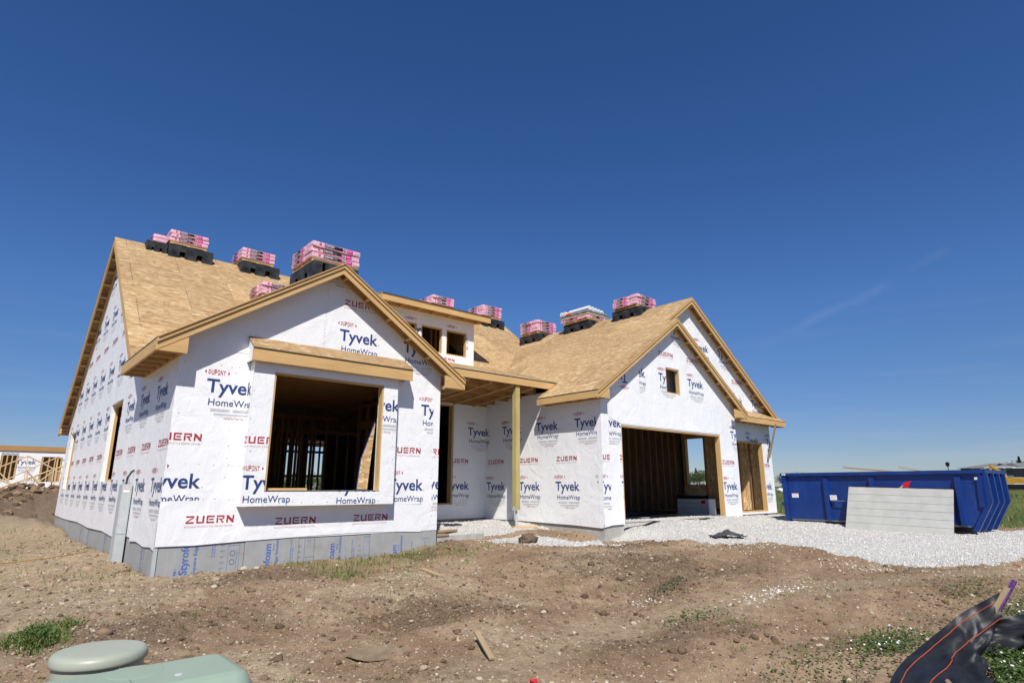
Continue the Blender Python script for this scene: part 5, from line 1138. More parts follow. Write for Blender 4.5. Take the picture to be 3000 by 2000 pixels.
def soft_box(x0, y0, z0, x1, y1, z1, mat, name, amp=.012, nx_=12):
    b = MB(); f = lambda i, j, k: V((x0+(x1-x0)*i/nx_, y0+(y1-y0)*j/nx_, z0+(z1-z0)*k/4))
    def g(i, j, k):
        p = f(i, j, k); n = noise.noise(p*4.3)*amp+noise.noise(p*13)*amp*.5
        return tuple(p+V((n, n*.8, n*(1 if k else 0))))
    for i in range(nx_):
        for j in range(nx_): b.poly((g(i,j,4), g(i+1,j,4), g(i+1,j+1,4), g(i,j+1,4)), mat, smooth=True); b.poly((g(i,j,0), g(i,j+1,0), g(i+1,j+1,0), g(i+1,j,0)), mat)
        for k in range(4):
            b.poly((g(i,0,k), g(i+1,0,k), g(i+1,0,k+1), g(i,0,k+1)), mat, smooth=True); b.poly((g(i,nx_,k), g(i,nx_,k+1), g(i+1,nx_,k+1), g(i+1,nx_,k)), mat, smooth=True)
            b.poly((g(0,i,k), g(0,i,k+1), g(0,i+1,k+1), g(0,i+1,k)), mat, smooth=True); b.poly((g(nx_,i,k), g(nx_,i+1,k), g(nx_,i+1,k+1), g(nx_,i,k+1)), mat, smooth=True)
    return b.build(name)
o = soft_box(sx-.01, sy-.01, sz+.118, sx+1.08, sy+1.36, sz+.205, 'cardboard', 'carton', .006); tag(o, 'flat tan carton between pink bundles and grey plastic sheet on roof', 'carton')
o = soft_box(sx-.03, sy-.03, sz+.207, sx+1.10, sy+1.38, sz+.285, 'grey_tarp', 'plastic_sheet', .02); tag(o, 'grey plastic sheet folded over the carton under the white rolls', 'sheet')
def roll(p, q, r, label):
    p, q = V(p), V(q); d = (q-p).normalized(); t = thing('paper_roll', label, 'roll', p, 0, 'white rolls on the roof stack'); b = MB(); n = 20
    x = d.cross(V((0, 0, 1))).normalized(); y = d.cross(x); ring = lambda o, rr: [tuple(o+x*math.cos(2*math.pi*k/n)*rr+y*math.sin(2*math.pi*k/n)*rr) for k in range(n)]
    A, B, a, c = ring(V((0,0,0)), r), ring(q-p, r), ring(V((0,0,0)), r*.32), ring(q-p, r*.32); ai = ring(d*.06, r*.30); ci = ring(q-p-d*.06, r*.30)
    for k in range(n):
        l = (k+1) % n; b.poly((A[k], A[l], B[l], B[k]), 'white_plastic', smooth=True); b.poly((A[l], A[k], a[k], a[l]), 'white_plastic'); b.poly((B[k], B[l], c[l], c[k]), 'white_plastic')
    b.build('sheet', t); b = MB()
    for k in range(n):
        l = (k+1) % n; b.poly((a[k], ai[k], ai[l], a[l]), 'cardboard'); b.poly((c[l], ci[l], ci[k], c[k]), 'cardboard')
    b.poly(ai, 'dark_gap'); b.poly(ci[::-1], 'dark_gap'); b.build('core', t)
zz = sz+.285
for i, s_ in enumerate(('first', 'second', 'third', 'fourth', 'fifth')): roll((sx+.12+i*.20, sy+.0+.02*i, zz+.085-.006*i), (sx+.12+i*.20, sy+1.0, zz+.085-.006*i), .083, f'white roll with open end facing the drive, {s_} from left')
for i, s_ in enumerate(('left', 'right')): roll((sx+.0, sy+1.34-i*.165, zz+.078), (sx+.95, sy+1.34-i*.165, zz+.078), .076, f'white roll laid crosswise behind the row, {s_} one of two')
b = MB(); o = soft_box(sx-.05, sy+.82, zz-.02, sx+.02, sy+1.06, zz+.045, 'orange_paper', 'paper_label', .012, 5); tag(o, 'bright orange paper label tucked under the white rolls', 'label')
for o in protos+[wp0, rp_main, rp_gar]: bpy.data.objects.remove(o)

# ------------------------------------------------------------------ blue roll-off container with boards sticking out, cement panel leaning on it
dl = V((16.3, -2.38, 0)); de = V((-0.0596, -0.9982, 0)); dn = V((-0.9982, 0.0596, 0)); DWD = 1.75
D = thing('waste_container', 'long blue steel roll-off waste container with sloped right end on white gravel', 'container', tuple(dl+de*2.5))
base = dl+de*2.5
def dp(s_, o, z): return tuple(dl+de*s_+dn*o+V((0, 0, z))-base)        # s along, o outward from the near side, z up
b = MB(); zb, zt, t_ = -0.07, 1.20, 0.03
prof = [(0.03, zb), (4.66, zb), (4.92, 0.41), (4.98, zt), (0.0, zt)]
b.prism([dp(s_, 0, z) for s_, z in prof], -dn*t_, 'blue_paint'); b.build('side_panel', D)
b = MB(); b.prism([dp(s_, -DWD, z) for s_, z in prof], dn*t_, 'blue_paint'); b.build('side_panel', D)
b = MB(); b.prism([dp(4.66, -t_-.002, zb), dp(4.92, -t_-.002, 0.41), dp(4.98, -t_-.002, zt), dp(4.95, -t_-.002, zt), dp(4.89, -t_-.002, 0.42), dp(4.63, -t_-.002, zb)], -dn*(DWD-2*t_-.004), 'blue_paint'); b.build('end_panel', D)
b = MB(); b.prism([dp(0.03, -t_-.002, zb), dp(0.0, -t_-.002, zt), dp(0.03, -t_-.002, zt), dp(0.06, -t_-.002, zb)], -dn*(DWD-2*t_-.004), 'blue_paint'); b.build('door', D)
b = MB(); b.prism([dp(0.07, -t_-.002, zb+.01), dp(4.62, -t_-.002, zb+.01), dp(4.62, -DWD+t_+.002, zb+.01), dp(0.07, -DWD+t_+.002, zb+.01)], (0, 0, .02), 'steel'); b.build('floor', D)
def railbox(a, c, o0, o1, z0, z1, mat='blue_paint'):
    x = MB(); x.box3(dp(a, o0, z0), de*(c-a), dn*(o1-o0), (0, 0, z1-z0), mat); return x
railbox(-0.03, 5.03, -0.04, 0.075, 1.20, 1.285).build('top_rail', D, bevel=.008); railbox(-0.03, 5.03, -DWD-.075, -DWD+.04, 1.20, 1.285).build('top_rail', D, bevel=.008)
railbox(4.93, 5.075, -DWD+.041, -0.041, 1.20, 1.285).build('top_rail', D, bevel=.008); railbox(-0.05, 0.03, -DWD+.041, -.041, 1.20, 1.285).build('top_rail', D, bevel=.008)
for s_ in (1.30, 2.53, 4.50):
    x = MB(); x.prism([dp(s_-.075, .002, zb+.03), dp(s_-.055, .085, zb+.03), dp(s_+.055, .085, zb+.03), dp(s_+.075, .002, zb+.03)], (0, 0, 1.16), 'blue_paint'); x.build('side_rib', D)
    x = MB(); x.prism([dp(s_-.075, -DWD-.002, zb+.03), dp(s_-.055, -DWD-.085, zb+.03), dp(s_+.055, -DWD-.085, zb+.03), dp(s_+.075, -DWD-.002, zb+.03)], (0, 0, 1.16), 'blue_paint'); x.build('side_rib', D)
railbox(0.0, .13, .001, .05, zb, 1.195).build('corner_post', D)
x = MB(); x.prism([dp(4.90, .0015, zt-.002), dp(5.00, .0015, zt-.002), dp(4.965, .0015, .41), dp(4.87, .0015, .41)], dn*.045, 'blue_paint'); x.build('corner_post', D)
for o_ in (-.02, -.50, -.98, -1.46):
    x = MB(); x.prism([dp(4.985, o_-.02, 1.195), dp(5.10, o_-.02, 1.195), dp(5.115, o_-.02, .52), dp(4.74, o_-.02, -.17), dp(4.62, o_-.02, -.17), dp(4.67, o_-.02, zb), dp(4.925, o_-.02, .41)], -dn*.09, 'blue_paint'); x.build('end_rib', D)
for o_ in (.0, -DWD+.10):
    x = MB(); x.prism([dp(.05, o_-.05, zb-.001), dp(4.62, o_-.05, zb-.001), dp(4.66, o_-.05, -.19), dp(.12, o_-.05, -.19)], -dn*.10, 'label_black'); x.build('skid', D)
x = railbox(0.2, 4.62, -.004, .03, zb-.0, zb+.035, 'steel'); x.build('bottom_rail', D)
for z in (1.04, .35): 
    x = MB(); x.box3(dp(-.06, .0, z), de*.12, dn*.07, (0, 0, .09), 'blue_paint'); x.tube([dp(-.03, .045, z-.02), dp(-.03, .045, z+.11)], .022, 'steel', 8); x.build('hinge', D)
x = MB(); x.tube([dp(1.42, .10, .50), dp(2.05, .10, .50)], .012, 'steel', 6); x.box3(dp(1.44, .001, .49), de*.03, dn*.10, (0, 0, .03), 'blue_paint'); x.box3(dp(2.0, .001, .49), de*.03, dn*.10, (0, 0, .03), 'blue_paint'); x.build('latch', D)
def sticker(s_, z, w_, h_, name, rows=3, band=None, lay=.004):
    x = MB(); q = lambda a, c, l: x.poly([dp(a[0], l, a[1]), dp(c[0], l, a[1]), dp(c[0], l, c[1]), dp(a[0], l, c[1])], m_)
    m_ = 'label_white'; q((s_, z), (s_+w_, z+h_), lay)
    m_ = band or 'label_red'; q((s_+.01, z+h_*.82), (s_+w_-.01, z+h_*.95), lay+.001); m_ = 'grey_ink'
    for k in range(rows): q((s_+.02, z+h_*(.15+.2*k)), (s_+w_*(.75 if k % 2 else .9), z+h_*(.20+.2*k)), lay+.001)
    x.build(name, D)
sticker(.25, .575, .20, .125, 'warning_sticker'); sticker(1.40, .52, .19, .14, 'warning_sticker', band='grey_ink', lay=.09); sticker(4.86, 1.05, .06, .06, 'small_sticker', 1, lay=.052); sticker(.03, 1.225, .12, .045, 'small_sticker', 1, lay=.079)
# painted emblem, mostly hidden by the leaning panel: red forked tail on a grey rod, red lettering below
x = MB(); E = lambda P_, m_, l: x.poly([dp(a, l, z) for a, z in P_], m_)
E([(3.50, 1.04), (3.44, .97), (3.41, .90), (3.40, .78), (3.36, .78), (3.33, .84), (3.28, .90), (3.25, .935), (3.30, .98), (3.38, 1.01)], 'label_red', .004)
E([(3.285, .895), (3.255, .925), (3.05, .76), (3.10, .76)], 'galvanised', .0035)
x.build('emblem', D)
x = MB()
for a_, r_ in ((2.74, .045), (2.86, .060), (2.97, .040), (3.06, .038)): x.poly([dp(a_+r_*math.cos(t*math.pi/8), .004, .80+r_*math.sin(t*math.pi/8)) for t in range(9)] + [dp(a_-r_, .004, .70), dp(a_+r_, .004, .70)], 'label_red')
x.build('lettering', D)
# boards poking out of the container
def board(p, q, w_, h_, mat, label, name='board', up=(0, 0, 1), cat='board', group=None):
    m_ = (V(p)+V(q))/2; x = MB(); x.beam(V(p)-m_, V(q)-m_, w_, h_, mat, up); o = x.build(name, bevel=.002); o.location = m_; tag(o, label, cat, group); return o
wd = lambda s_, o_, z: tuple(dl+de*s_+dn*o_+V((0, 0, z)))
board(wd(1.72, -.25, 1.42), wd(4.3, -.75, 1.12), .09, .04, 'weathered_wood', 'long tan board poking out of the blue container, left one', group='boards in the blue container')
board(wd(3.05, -.55, 1.40), wd(4.5, -.8, 1.08), .28, .02, 'weathered_wood', 'wide short board poking out of the blue container, right one', group='boards in the blue container')
for s_, o_, a in ((1.2, -.9, .3), (2.6, -1.2, -.4), (3.6, -.9, .8)):
    board(wd(s_, o_, .9), wd(s_+.9, o_+.2*a, 1.15), .09, .04, 'spruce', {1.2: 'scrap lumber lying inside the left part of the container', 2.6: 'scrap lumber lying inside the middle of the container', 3.6: 'scrap lumber lying inside the right part of the container'}[s_], group='scrap lumber in the blue container')
def cement():
    m = M('fibre_cement', 0.85, 0.15); c = m.co('Object'); x = m.ramp(m.noise(c, 3, 5, .6), [(.3, (.36, .365, .34)), (.7, (.44, .44, .415))])
    st = m.noise(m.co('Object', (3, 3, 1)), 2.2, 5, .7); x = m.mix(m.ramp(st, [(.66, 0), (.72, .35)]), x, (.20, .20, .17)); m.col(x); MAT['fibre_cement'] = m.m
    simple('groove', (.13, .13, .12), .9, .1)
cement()
pa = V((15.50, -4.317, -.22)); pb = V((15.47, -6.713, -.285)); pe = (pb-pa).normalized(); pu = V((.50, .02, 1.10)); pu = (pu-pe*pu.dot(pe)).normalized(); pn = pe.cross(pu).normalized(); pn = pn if pn.x < 0 else -pn
C_ = thing('cement_panel', 'pale grey grooved cement siding panel leaning against the blue container', 'panel', tuple((pa+pb)/2)); pm = (pa+pb)/2
x = MB(); x.box3(tuple(pa-pm), pe*2.42, pu*1.20, pn*.012, 'fibre_cement'); x.box3(tuple(pa-pm-pn*.020), pe*2.40, pu*1.215, pn*.018, 'osb_sheathing')
x.build('board', C_)
x = MB()
for k in range(1, 6): x.box3(tuple(pa-pm+pu*(1.20*k/6+.0)+pn*.0121), pe*2.42, pu*.007, pn*.0008, 'groove')
x.build('grooves', C_)

# ------------------------------------------------------------------ green utility boxes in the near left corner
simple('seam_green', (.13, .19, .15), .6, .2, .1); simple('green_plastic', (0.26, 0.335, 0.262), 0.45, 0.4, 0.06, 3, .05); simple('sage_plastic', (0.335, 0.36, 0.29), 0.42, 0.4, 0.06, 3, .04)
def lathe(b, prof, mat, n=56, smooth=True):
    for i in range(len(prof)-1):
        (r0, z0), (r1, z1) = prof[i], prof[i+1]
        for k in range(n):
            a, c = 2*math.pi*k/n, 2*math.pi*(k+1)/n; P = lambda r, z, t: (r*math.cos(t), r*math.sin(t), z)
            if r0 < 1e-6: b.poly((P(r0, z0, a), P(r1, z1, a), P(r1, z1, c)), mat, smooth=smooth)
            elif r1 < 1e-6: b.poly((P(r0, z0, a), P(r1, z1, a), P(r0, z0, c)), mat, smooth=smooth)
            else: b.poly((P(r0, z0, a), P(r1, z1, a), P(r1, z1, c), P(r0, z0, c)), mat, smooth=smooth)
UP = thing('round_pedestal', 'round pale sage green utility pedestal with domed lid behind the green box', 'utility box', (-1.78, -7.78, -.8))
b = MB(); lathe(b, [(0, 1.030), (.08, 1.0292), (.140, 1.027), (.158, 1.023), (.167, 1.016), (.172, 1.006), (.173, .994), (.173, .985), (.170, .981), (.163, .980)], 'sage_plastic'); b.build('lid', UP, weld=True)
b = MB(); lathe(b, [(.160, .985), (.160, .975), (.163, .88), (.168, 0)], 'sage_plastic'); b.build('barrel', UP, weld=True)
UB = thing('green_utility_box', 'pale green rounded plastic utility box in the near left corner', 'utility box', (-1.80, -8.60, -.8))
def rrect(hx, hy, r, n=8):
    out = []
    for cx, cy, a0 in ((hx-r, hy-r, 0), (-hx+r, hy-r, math.pi/2), (-hx+r, -hy+r, math.pi), (hx-r, -hy+r, 1.5*math.pi)):
        for k in range(n+1): a = a0+k*math.pi/2/n; out.append((cx+r*math.cos(a), cy+r*math.sin(a)))
    return out
def loft(b, secs, mat, cap=True):
    for i in range(len(secs)-1):
        A, B = secs[i], secs[i+1]; n = len(A)
        for k in range(n): l = (k+1) % n; b.poly((A[k], A[l], B[l], B[k]), mat, smooth=True)
    if cap: b.poly(secs[-1], mat)
b = MB(); HX, HY = .318, .18
loft(b, [[(x, y, z) for x, y in rrect(HX+dx, HY+dx, max(.02, .075+dx))] for dx, z in ((-.012, .93), (.0, .93), (.004, .955), (.002, 1.01), (-.010, 1.055), (-.026, 1.082), (-.036, 1.088), (-.040, 1.0885), (-.045, 1.0925), (-.055, 1.0945))], 'green_plastic'); lid = b.build('lid', UB, weld=True)
b = MB(); lathe(b, [(0, 1.0965), (.075, 1.0962), (.080, 1.0955), (.083, 1.0943)], 'green_plastic', 32); o = b.build('cap', UB, weld=True); o.location = (.0, .06, 0)
b = MB(); b.box(-.03, -.14, 1.0935, -.0275, .15, 1.0952, 'seam_green'); b.build('seam', UB)
b = MB()
for sx_ in (-.20,): lathe(b, [(0, .985), (.012, .984), (.014, .978)], 'galvanised', 12)
o = b.build('bolt', UB); o.location = (.10, -.06, .1125)
b = MB(); loft(b, [[(x, y, z) for x, y in rrect(HX-.02+dx, HY-.02+dx, .06)] for dx, z in ((.02, 0.0), (.0, .5), (.0, .928))], 'green_plastic'); b.build('cabinet', UB, weld=True)

# ------------------------------------------------------------------ slumped silt fence in the near right corner
def fabric():
    m = M('black_fabric', 0.5, 0.3); uv = m.co('UV'); w_ = m.noise(m.co('UV', (60, 60, 1)), 6, 2); n = m.noise(uv, 5, 4, .6)
    m.col(m.ramp(n, [(.3, (.008, .009, .011)), (.7, (.022, .024, .028))])); m.rough(m.ramp(n, [(.35, .34), (.7, .55)])); m.bump(m.math('ADD', m.math('MULTIPLY', n, 1.2), m.math('MULTIPLY', w_, .25)), .35, .01); MAT['black_fabric'] = m.m
fabric(); simple('orange_thread', (.45, .075, .035), .6, .2, .2, 60); simple('purple_paint', (.045, .02, .085), .6, .3, .5, 45, c2=(.22, .08, .38))
def cloth(name, parent, fn, nu=48, nv=24, mat='black_fabric'):
    b = MB()
    for i in range(nu):
        for j in range(nv):
            q = [(i/nu, j/nv), ((i+1)/nu, j/nv), ((i+1)/nu, (j+1)/nv), (i/nu, (j+1)/nv)]; b.poly([fn(*p) for p in q], mat, q, True)
    return b.build(name, parent, weld=True)
SF = thing('silt_fence', 'slumped black silt fence fabric with orange stitching hanging from a wooden stake', 'fence', (5.4, -9.15, -.75))
so = V((5.4, -9.15, -.75))
def mixv(a, c, t): return tuple(a[i]+(c[i]-a[i])*t for i in range(3))
top_c = [(5.47, -9.40, -.13), (5.30, -9.10, -.34), (5.08, -8.95, -.49), (4.80, -8.83, -.62), (4.3, -8.78, -.72), (3.5, -8.86, -.86)]
bot_c = [(5.41, -9.16, -.66), (5.1, -9.25, -.72), (4.75, -9.36, -.75), (4.4, -9.46, -.77), (4.05, -9.50, -.80), (3.4, -9.50, -.90)]
def curve(c, t):
    t = max(0, min(.9999, t))*(len(c)-1); i = int(t); f = t-i; p = [c[max(0, min(len(c)-1, i+k))] for k in (-1, 0, 1, 2)]
    return tuple(.5*((2*p[1][k])+(-p[0][k]+p[2][k])*f+(2*p[0][k]-5*p[1][k]+4*p[2][k]-p[3][k])*f*f+(-p[0][k]+3*p[1][k]-3*p[2][k]+p[3][k])*f**3) for k in range(3))
def fence_pt(u, v, lift=0.0):
    a, c = curve(top_c, u), curve(bot_c, u); p = V(mixv(a, c, v)); belly = math.sin(math.pi*v)
    fold = math.sin(u*34+v*5+noise.noise(V((u*4, v*3, 2)))*4)*.040*(1-u)**.6*(.25+v)+noise.noise(V((u*7, v*4, 5)))*.07*belly+noise.noise(V((u*22, v*9, 1)))*.026
    p += V((-.30, -.62, .45))*fold+V((-.05, -.07, -.05))*belly*(1-u); p += V((-.5, -.6, .6))*lift
    return tuple(p-so)
cloth('fabric', SF, fence_pt)
for k, v_ in enumerate((.10, .36)):
    b = MB(); b.tube([fence_pt(i/60*.97+.01, v_+.02*math.sin(i*.2)*(k), .007) for i in range(61)], .0032, 'orange_thread', 5); b.build('stitching', SF)
b = MB(); b.beam(V((5.345, -9.03, -.90))-so, V((5.50, -9.53, -.01))-so, .040, .040, 'purple_paint', (0, 1, 0)); b.build('painted_lath', SF, bevel=.002)
b = MB(); b.beam(V((5.32, -9.17, -.60))-so, V((5.46, -9.475, -.075))-so, .045, .022, 'old_stake', (1, 0, 0)); b.build('stake', SF, bevel=.002)
SF2 = thing('silt_fence', 'crumpled second length of black silt fence beyond the purple lath', 'fence', (6.4, -9.55, -.7)); s2 = V((6.4, -9.55, -.7))
def fence2(u, v):
    a = mixv((5.46, -9.27, -.40), (6.7, -10.3, .12), u); c = mixv((5.37, -9.16, -.69), (6.0, -10.0, -.64), u); p = V(mixv(a, c, v))
    p += V((-.5, -.8, .2))*(noise.noise(V((u*5, v*3, 9)))*.14+math.sin(u*21+v*4)*.03+noise.noise(V((u*15, v*8, 3)))*.04)+V((0, 0, -.10))*math.sin(math.pi*u); return tuple(p-s2)
cloth('fabric', SF2, fence2); b = MB(); b.beam(V((5.75, -9.68, -.9))-s2, V((5.95, -9.86, -.10))-s2, .045, .022, 'old_stake', (1, 0, 0)); b.build('stake', SF2)

# ------------------------------------------------------------------ small loose things on the ground and in the openings
simple('muddy_wood', (.20, .15, .10), .9, .1, .25, 9, .3)
def gz(x, y): return float(height(np.array([x]), np.array([y]))[0])
def lay(x0, y0, x1, y1, w_, h_, mat, label, cat='board', name='board', dz0=0.0, dz1=0.0, group=None):
    return board((x0, y0, gz(x0, y0)+h_/2+.008+dz0), (x1, y1, gz(x1, y1)+h_/2+.008+dz1), w_, h_, mat, label, name, cat=cat, group=group)
board((1.60, -.15, .840), (2.28, -.13, .840), .09, .038, 'pine', 'short pale board lying on the sill of the big box bay window')
ss = thing('sheathing_sheet', 'tan strand board offcut with blue edge leaning inside the big window at right', 'sheet', (3.5, .2, .83))
b = MB(); b.prism([(.06, -.20, 0.0), (.01, .10, 0.0), (.07, .10, .60), (.165, -.20, 1.30)], (.012, 0, 0), 'osb_panel'); b.build('board', ss)
b = MB(); b.prism([(.01, .102, 0.0), (.07, .102, .60), (.165, -.194, 1.31), (.155, -.194, 1.33), (.06, .115, .62), (-.005, .115, 0.0)], (.012, 0, 0), 'blue_paint'); b.build('edge', ss)
lay(5.40, .62, 6.35, .86, .19, .038, 'weathered_wood', 'brown plank lying on gravel beside the bay corner under the porch', dz0=.10, dz1=0.01)
lay(7.95, .62, 8.62, .48, .12, .035, 'pine', 'short yellow board on gravel at the foot of the porch post')
lay(3.62, -1.95, 3.55, -2.62, .085, .03, 'weathered_wood', 'short pale stick in stony soil below the grass, front of the bay')
lay(1.83, -5.72, 1.66, -6.18, .055, .018, 'old_stake', 'narrow weathered board propped on a clod in the foreground dirt', dz0=.07, dz1=0.0)
px_, py_ = .92, -5.42
pz_ = gz(px_, py_); o = thing('plywood_scrap', 'flat weathered plywood scrap half buried in the foreground dirt', 'plywood', (px_, py_, pz_-.012)); b = MB()
b.prism([(-.30, .16, .03), (-.21, .23, .036), (-.12, .26, .045), (.03, .20, .047), (.16, .10, .05), (.22, -.02, .03), (.26, -.10, .02), (.18, -.11, .012), (.10, -.15, .0), (.04, -.12, .0), (-.02, -.13, .005), (-.10, -.07, .0), (-.16, -.06, .0), (-.24, .05, .012)], (0, 0, .007), 'muddy_wood'); b.build('sheet', o)
for (x, y, r_, a, lb) in ((1.60, -6.82, .045, .4, 'red torn scrap of plastic in the foreground dirt'), (5.05, -.75, .055, 1.2, 'red torn scrap of plastic in grass beside the gravel')):
    b = MB(); z = gz(x, y)+.03
    for i in range(6): b.poly([(-r_+i*r_/3, -.02-.01*math.sin(i), .010*math.sin(i*1.1)), (-r_+(i+1)*r_/3, -.02-.01*math.sin(i+1), .010*math.sin((i+1)*1.1)), (-r_+(i+1)*r_/3, .015+.018*math.sin((i+1)*.6), .02+.01*math.cos((i+1)*2)), (-r_+i*r_/3, .015+.018*math.sin(i*.6), .02+.01*math.cos(i*2))], 'label_red')
    o = b.build('plastic_scrap', weld=True); o.location = (x, y, z-.012); o.scale = (1, 1.3, .35); o.rotation_euler = (0, 0, a); sm_ = o.modifiers.new('t', 'SOLIDIFY'); sm_.thickness = .003; tag(o, lb, 'plastic scrap', 'red plastic scraps')
lay(11.88, -8.42, 11.70, -8.52, .035, .012, 'label_red', 'dark red wooden lath lying on the white gravel near the right edge')
def blob(name, loc, s_, mat, label, cat, seed, group=None, amp=.3, fr=1.7):
    v0, f0 = ico(3); b = MB(); P = []
    for q in v0:
        n = noise.noise(V(q)*fr+V((seed*7.3, seed*3.1, 0)))*amp+noise.noise(V(q)*5+V((seed, 0, 0)))*amp*.25; P.append((q[0]*s_[0]*(1+n), q[1]*s_[1]*(1+n), q[2]*s_[2]*(1+n)))
    for t in f0: b.poly([P[i] for i in t], mat, smooth=True)
    o = b.build(name, weld=True); o.location = loc; return tag(o, label, cat, group)
simple('boulder_stone', (.33, .26, .18), .85, .2, .25, 14, .2); simple('pale_stone', (.42, .36, .27), .85, .2, .15, 14, .2); simple('clod_soil', (.14, .098, .07), .95, .1, .35, 20, .6); simple('grey_cloth', (.055, .058, .06), .85, .15, .35, 12, .3)
RG = 'rounded field stones lying loose in the dirt'
for x, y, s_, m_, lb in ((1.12, -.78, .075, 'pale_stone', 'pale round stone on the soil ridge against the grey foam foundation'), (1.30, -.80, .055, 'pale_stone', 'smaller pale stone right of the pale stone by the foam foundation'), (.55, -1.35, .070, 'boulder_stone', 'brown round stone on dark soil below the bay corner'), (.42, -1.75, .055, 'pale_stone', 'pale stone just in front of the brown stone below the corner'),
                         (2.65, -2.35, .065, 'boulder_stone', 'tan flat stone in grass patch before the bay'), (1.05, -5.95, .05, 'boulder_stone', 'reddish round stone beside the plywood scrap'), (3.15, -5.35, .05, 'pale_stone', 'pale stone right of the propped narrow board'), (5.0, -7.75, .055, 'boulder_stone', 'grey brown stone left of the black silt fence'), (1.0, -6.85, .035, 'pale_stone', 'white stone near the bottom edge left of the red scrap'), (-1.66, -2.75, .08, 'pale_stone', 'pale flat stone in the grass tuft at lower left')):
    s_ *= .72; blob('field_stone', (x, y, gz(x, y)+s_*.25), (s_*1.15, s_*.9, s_*.75), m_, lb, 'stone', x, RG, .18, 1.1)
blob('soil_clod', (7.05, -.90, gz(7.05, -.9)+.08), (.22, .17, .13), 'clod_soil', 'big dark clod of soil at the edge of the porch gravel', 'clod', 3, None, .45, 2.3)
# grey rag on the drive
RX, RY = 10.75, -3.55; b = MB(); rz_ = gz(RX, RY)
def ragp(u, v):
    x, y = (u-.5)*.75, (v-.5)*.42; h = .13*math.exp(-((u-.50)/.20)**2-((v-.5)/.45)**2)+.05*noise.noise(V((u*5, v*5, 1)))+.025*noise.noise(V((u*13, v*11, 3)))
    return (x+.05*noise.noise(V((u*4, v*4, 7))), y+.09*noise.noise(V((u*6, v*3, 9))), .035+max(-.01, h))
for i in range(28):
    for j in range(18): b.poly([ragp(i/28, j/18), ragp((i+1)/28, j/18), ragp((i+1)/28, (j+1)/18), ragp(i/28, (j+1)/18)], 'grey_cloth', smooth=True)
o = b.build('rag', weld=True); o.location = (RX, RY, rz_); o.rotation_euler = (0, 0, -.75); so_ = o.modifiers.new('t', 'SOLIDIFY'); so_.thickness = .006; tag(o, 'crumpled dark grey cloth lying on the white gravel drive', 'cloth')
# yellow hose on the left soil
b = MB(); pts = [(-3.6+.42*i+.1*math.sin(i*1.3), 3.2+.10*i+.12*math.sin(i*.9)) for i in range(9)]
simple('yellow_cord', (.30, .21, .06), .5, .3, .2, 20); b.tube([(x, y, gz(x, y)+.03) for x, y in pts], .010, 'yellow_cord', 7); tag(b.build('hose'), 'thin yellow hose lying on stony soil beside the left wall', 'hose')
# marker stake by the field
board((20.2, -7.95, gz(20.2, -7.95)-.2), (20.35, -8.12, gz(20.2, -7.95)+.80), .05, .03, 'weathered_wood', 'pale wooden marker stake leaning in the grass right of the container', 'marker_stake', (1, 0, 0), cat='stake')
# pack of goods just inside the garage and a dark pipe beyond
gp = thing('wrapped_pack', 'white wrapped pack with black lid standing inside the wide garage door', 'pack', (17.1, 1.15, gz(17.1, 1.15)))
o = soft_box(-.22, -.62, 0, .22, .62, .58, 'white_plastic', 'wrapper', .006, 8); o.parent = gp
o = soft_box(-.24, -.64, .582, .24, .64, .70, 'label_black', 'lid', .008, 8); o.parent = gp
b = MB(); b.box(-.232, -.50, .42, -.230, -.34, .53, 'label_red'); b.build('red_label', gp)
b = MB()
for k in range(3):
    for q in range(6): letters3(b, rect(q*.10, 0, q*.10+.07+.015*(q % 2), .022), 'grey_ink', (-.2315, .52-.1*k, .10+.16*k), (0, -1, 0), (0, 0, 1), (-1, 0, 0), 0.0)
b.build('printed_lines', gp)
for k in range(3): board((13.0, 2.2+k*.16, .0), (16.6, 2.25+k*.16, .0), .11, .11, 'label_black', ['dark pipe on garage floor, nearest of three', 'dark pipe on garage floor, middle of three', 'dark pipe on garage floor, farthest of three'][k], 'pipe', cat='pipe', group='dark pipes on the garage floor')

# ------------------------------------------------------------------ neighbouring house frame and leaning trusses at the far left
NH = thing('neighbour_house', 'wrapped wall of a second house frame with open window framing at far left', 'house', (-3, 30, 0))
w = Wall((0, 0, 0), (1, 0, 0), LFRONT, [(-6, -1.2), (4.6, -1.2), (4.6, 2.72), (-6, 2.72)], [(1.72, 1.25, 2.42, 2.60), (3.40, 1.15, 4.30, 2.45), (-1.5, 1.2, -.3, 2.6)], t=.16, inner='osb_sheathing')
for k in range(6): w.ink(unit_tyvek(-5+1.47*k, 2.05)); w.ink(unit_tyvek(-4.4+1.47*k, .4)); w.ink(unit_zuern(-4.4+1.47*k, 1.2))
o = w.mb.build('wall', NH)
b = MB(); b.box(-6.1, -.06, 2.722, 4.7, .22, 2.98, 'spruce'); b.build('plate', NH)
for x0, x1 in ((1.72, 2.42), (3.40, 4.30), (-1.5, -.3)):
    for i in range(4): x = x0+.03+(x1-x0-.1)*i/3; b = MB(); b.box(x, .02, 1.15, x+.05, .12, 2.6, 'pine'); b.build('stud', NH)
    b = MB(); b.box(x0, .5, 1.0, x1+.4, .52, 2.5, 'osb_sheathing'); b.build('sheathing', NH)
b = MB(); b.box(-5.9, .17, -1, 4.5, 8, -.9, 'concrete'); b.build('slab', NH)
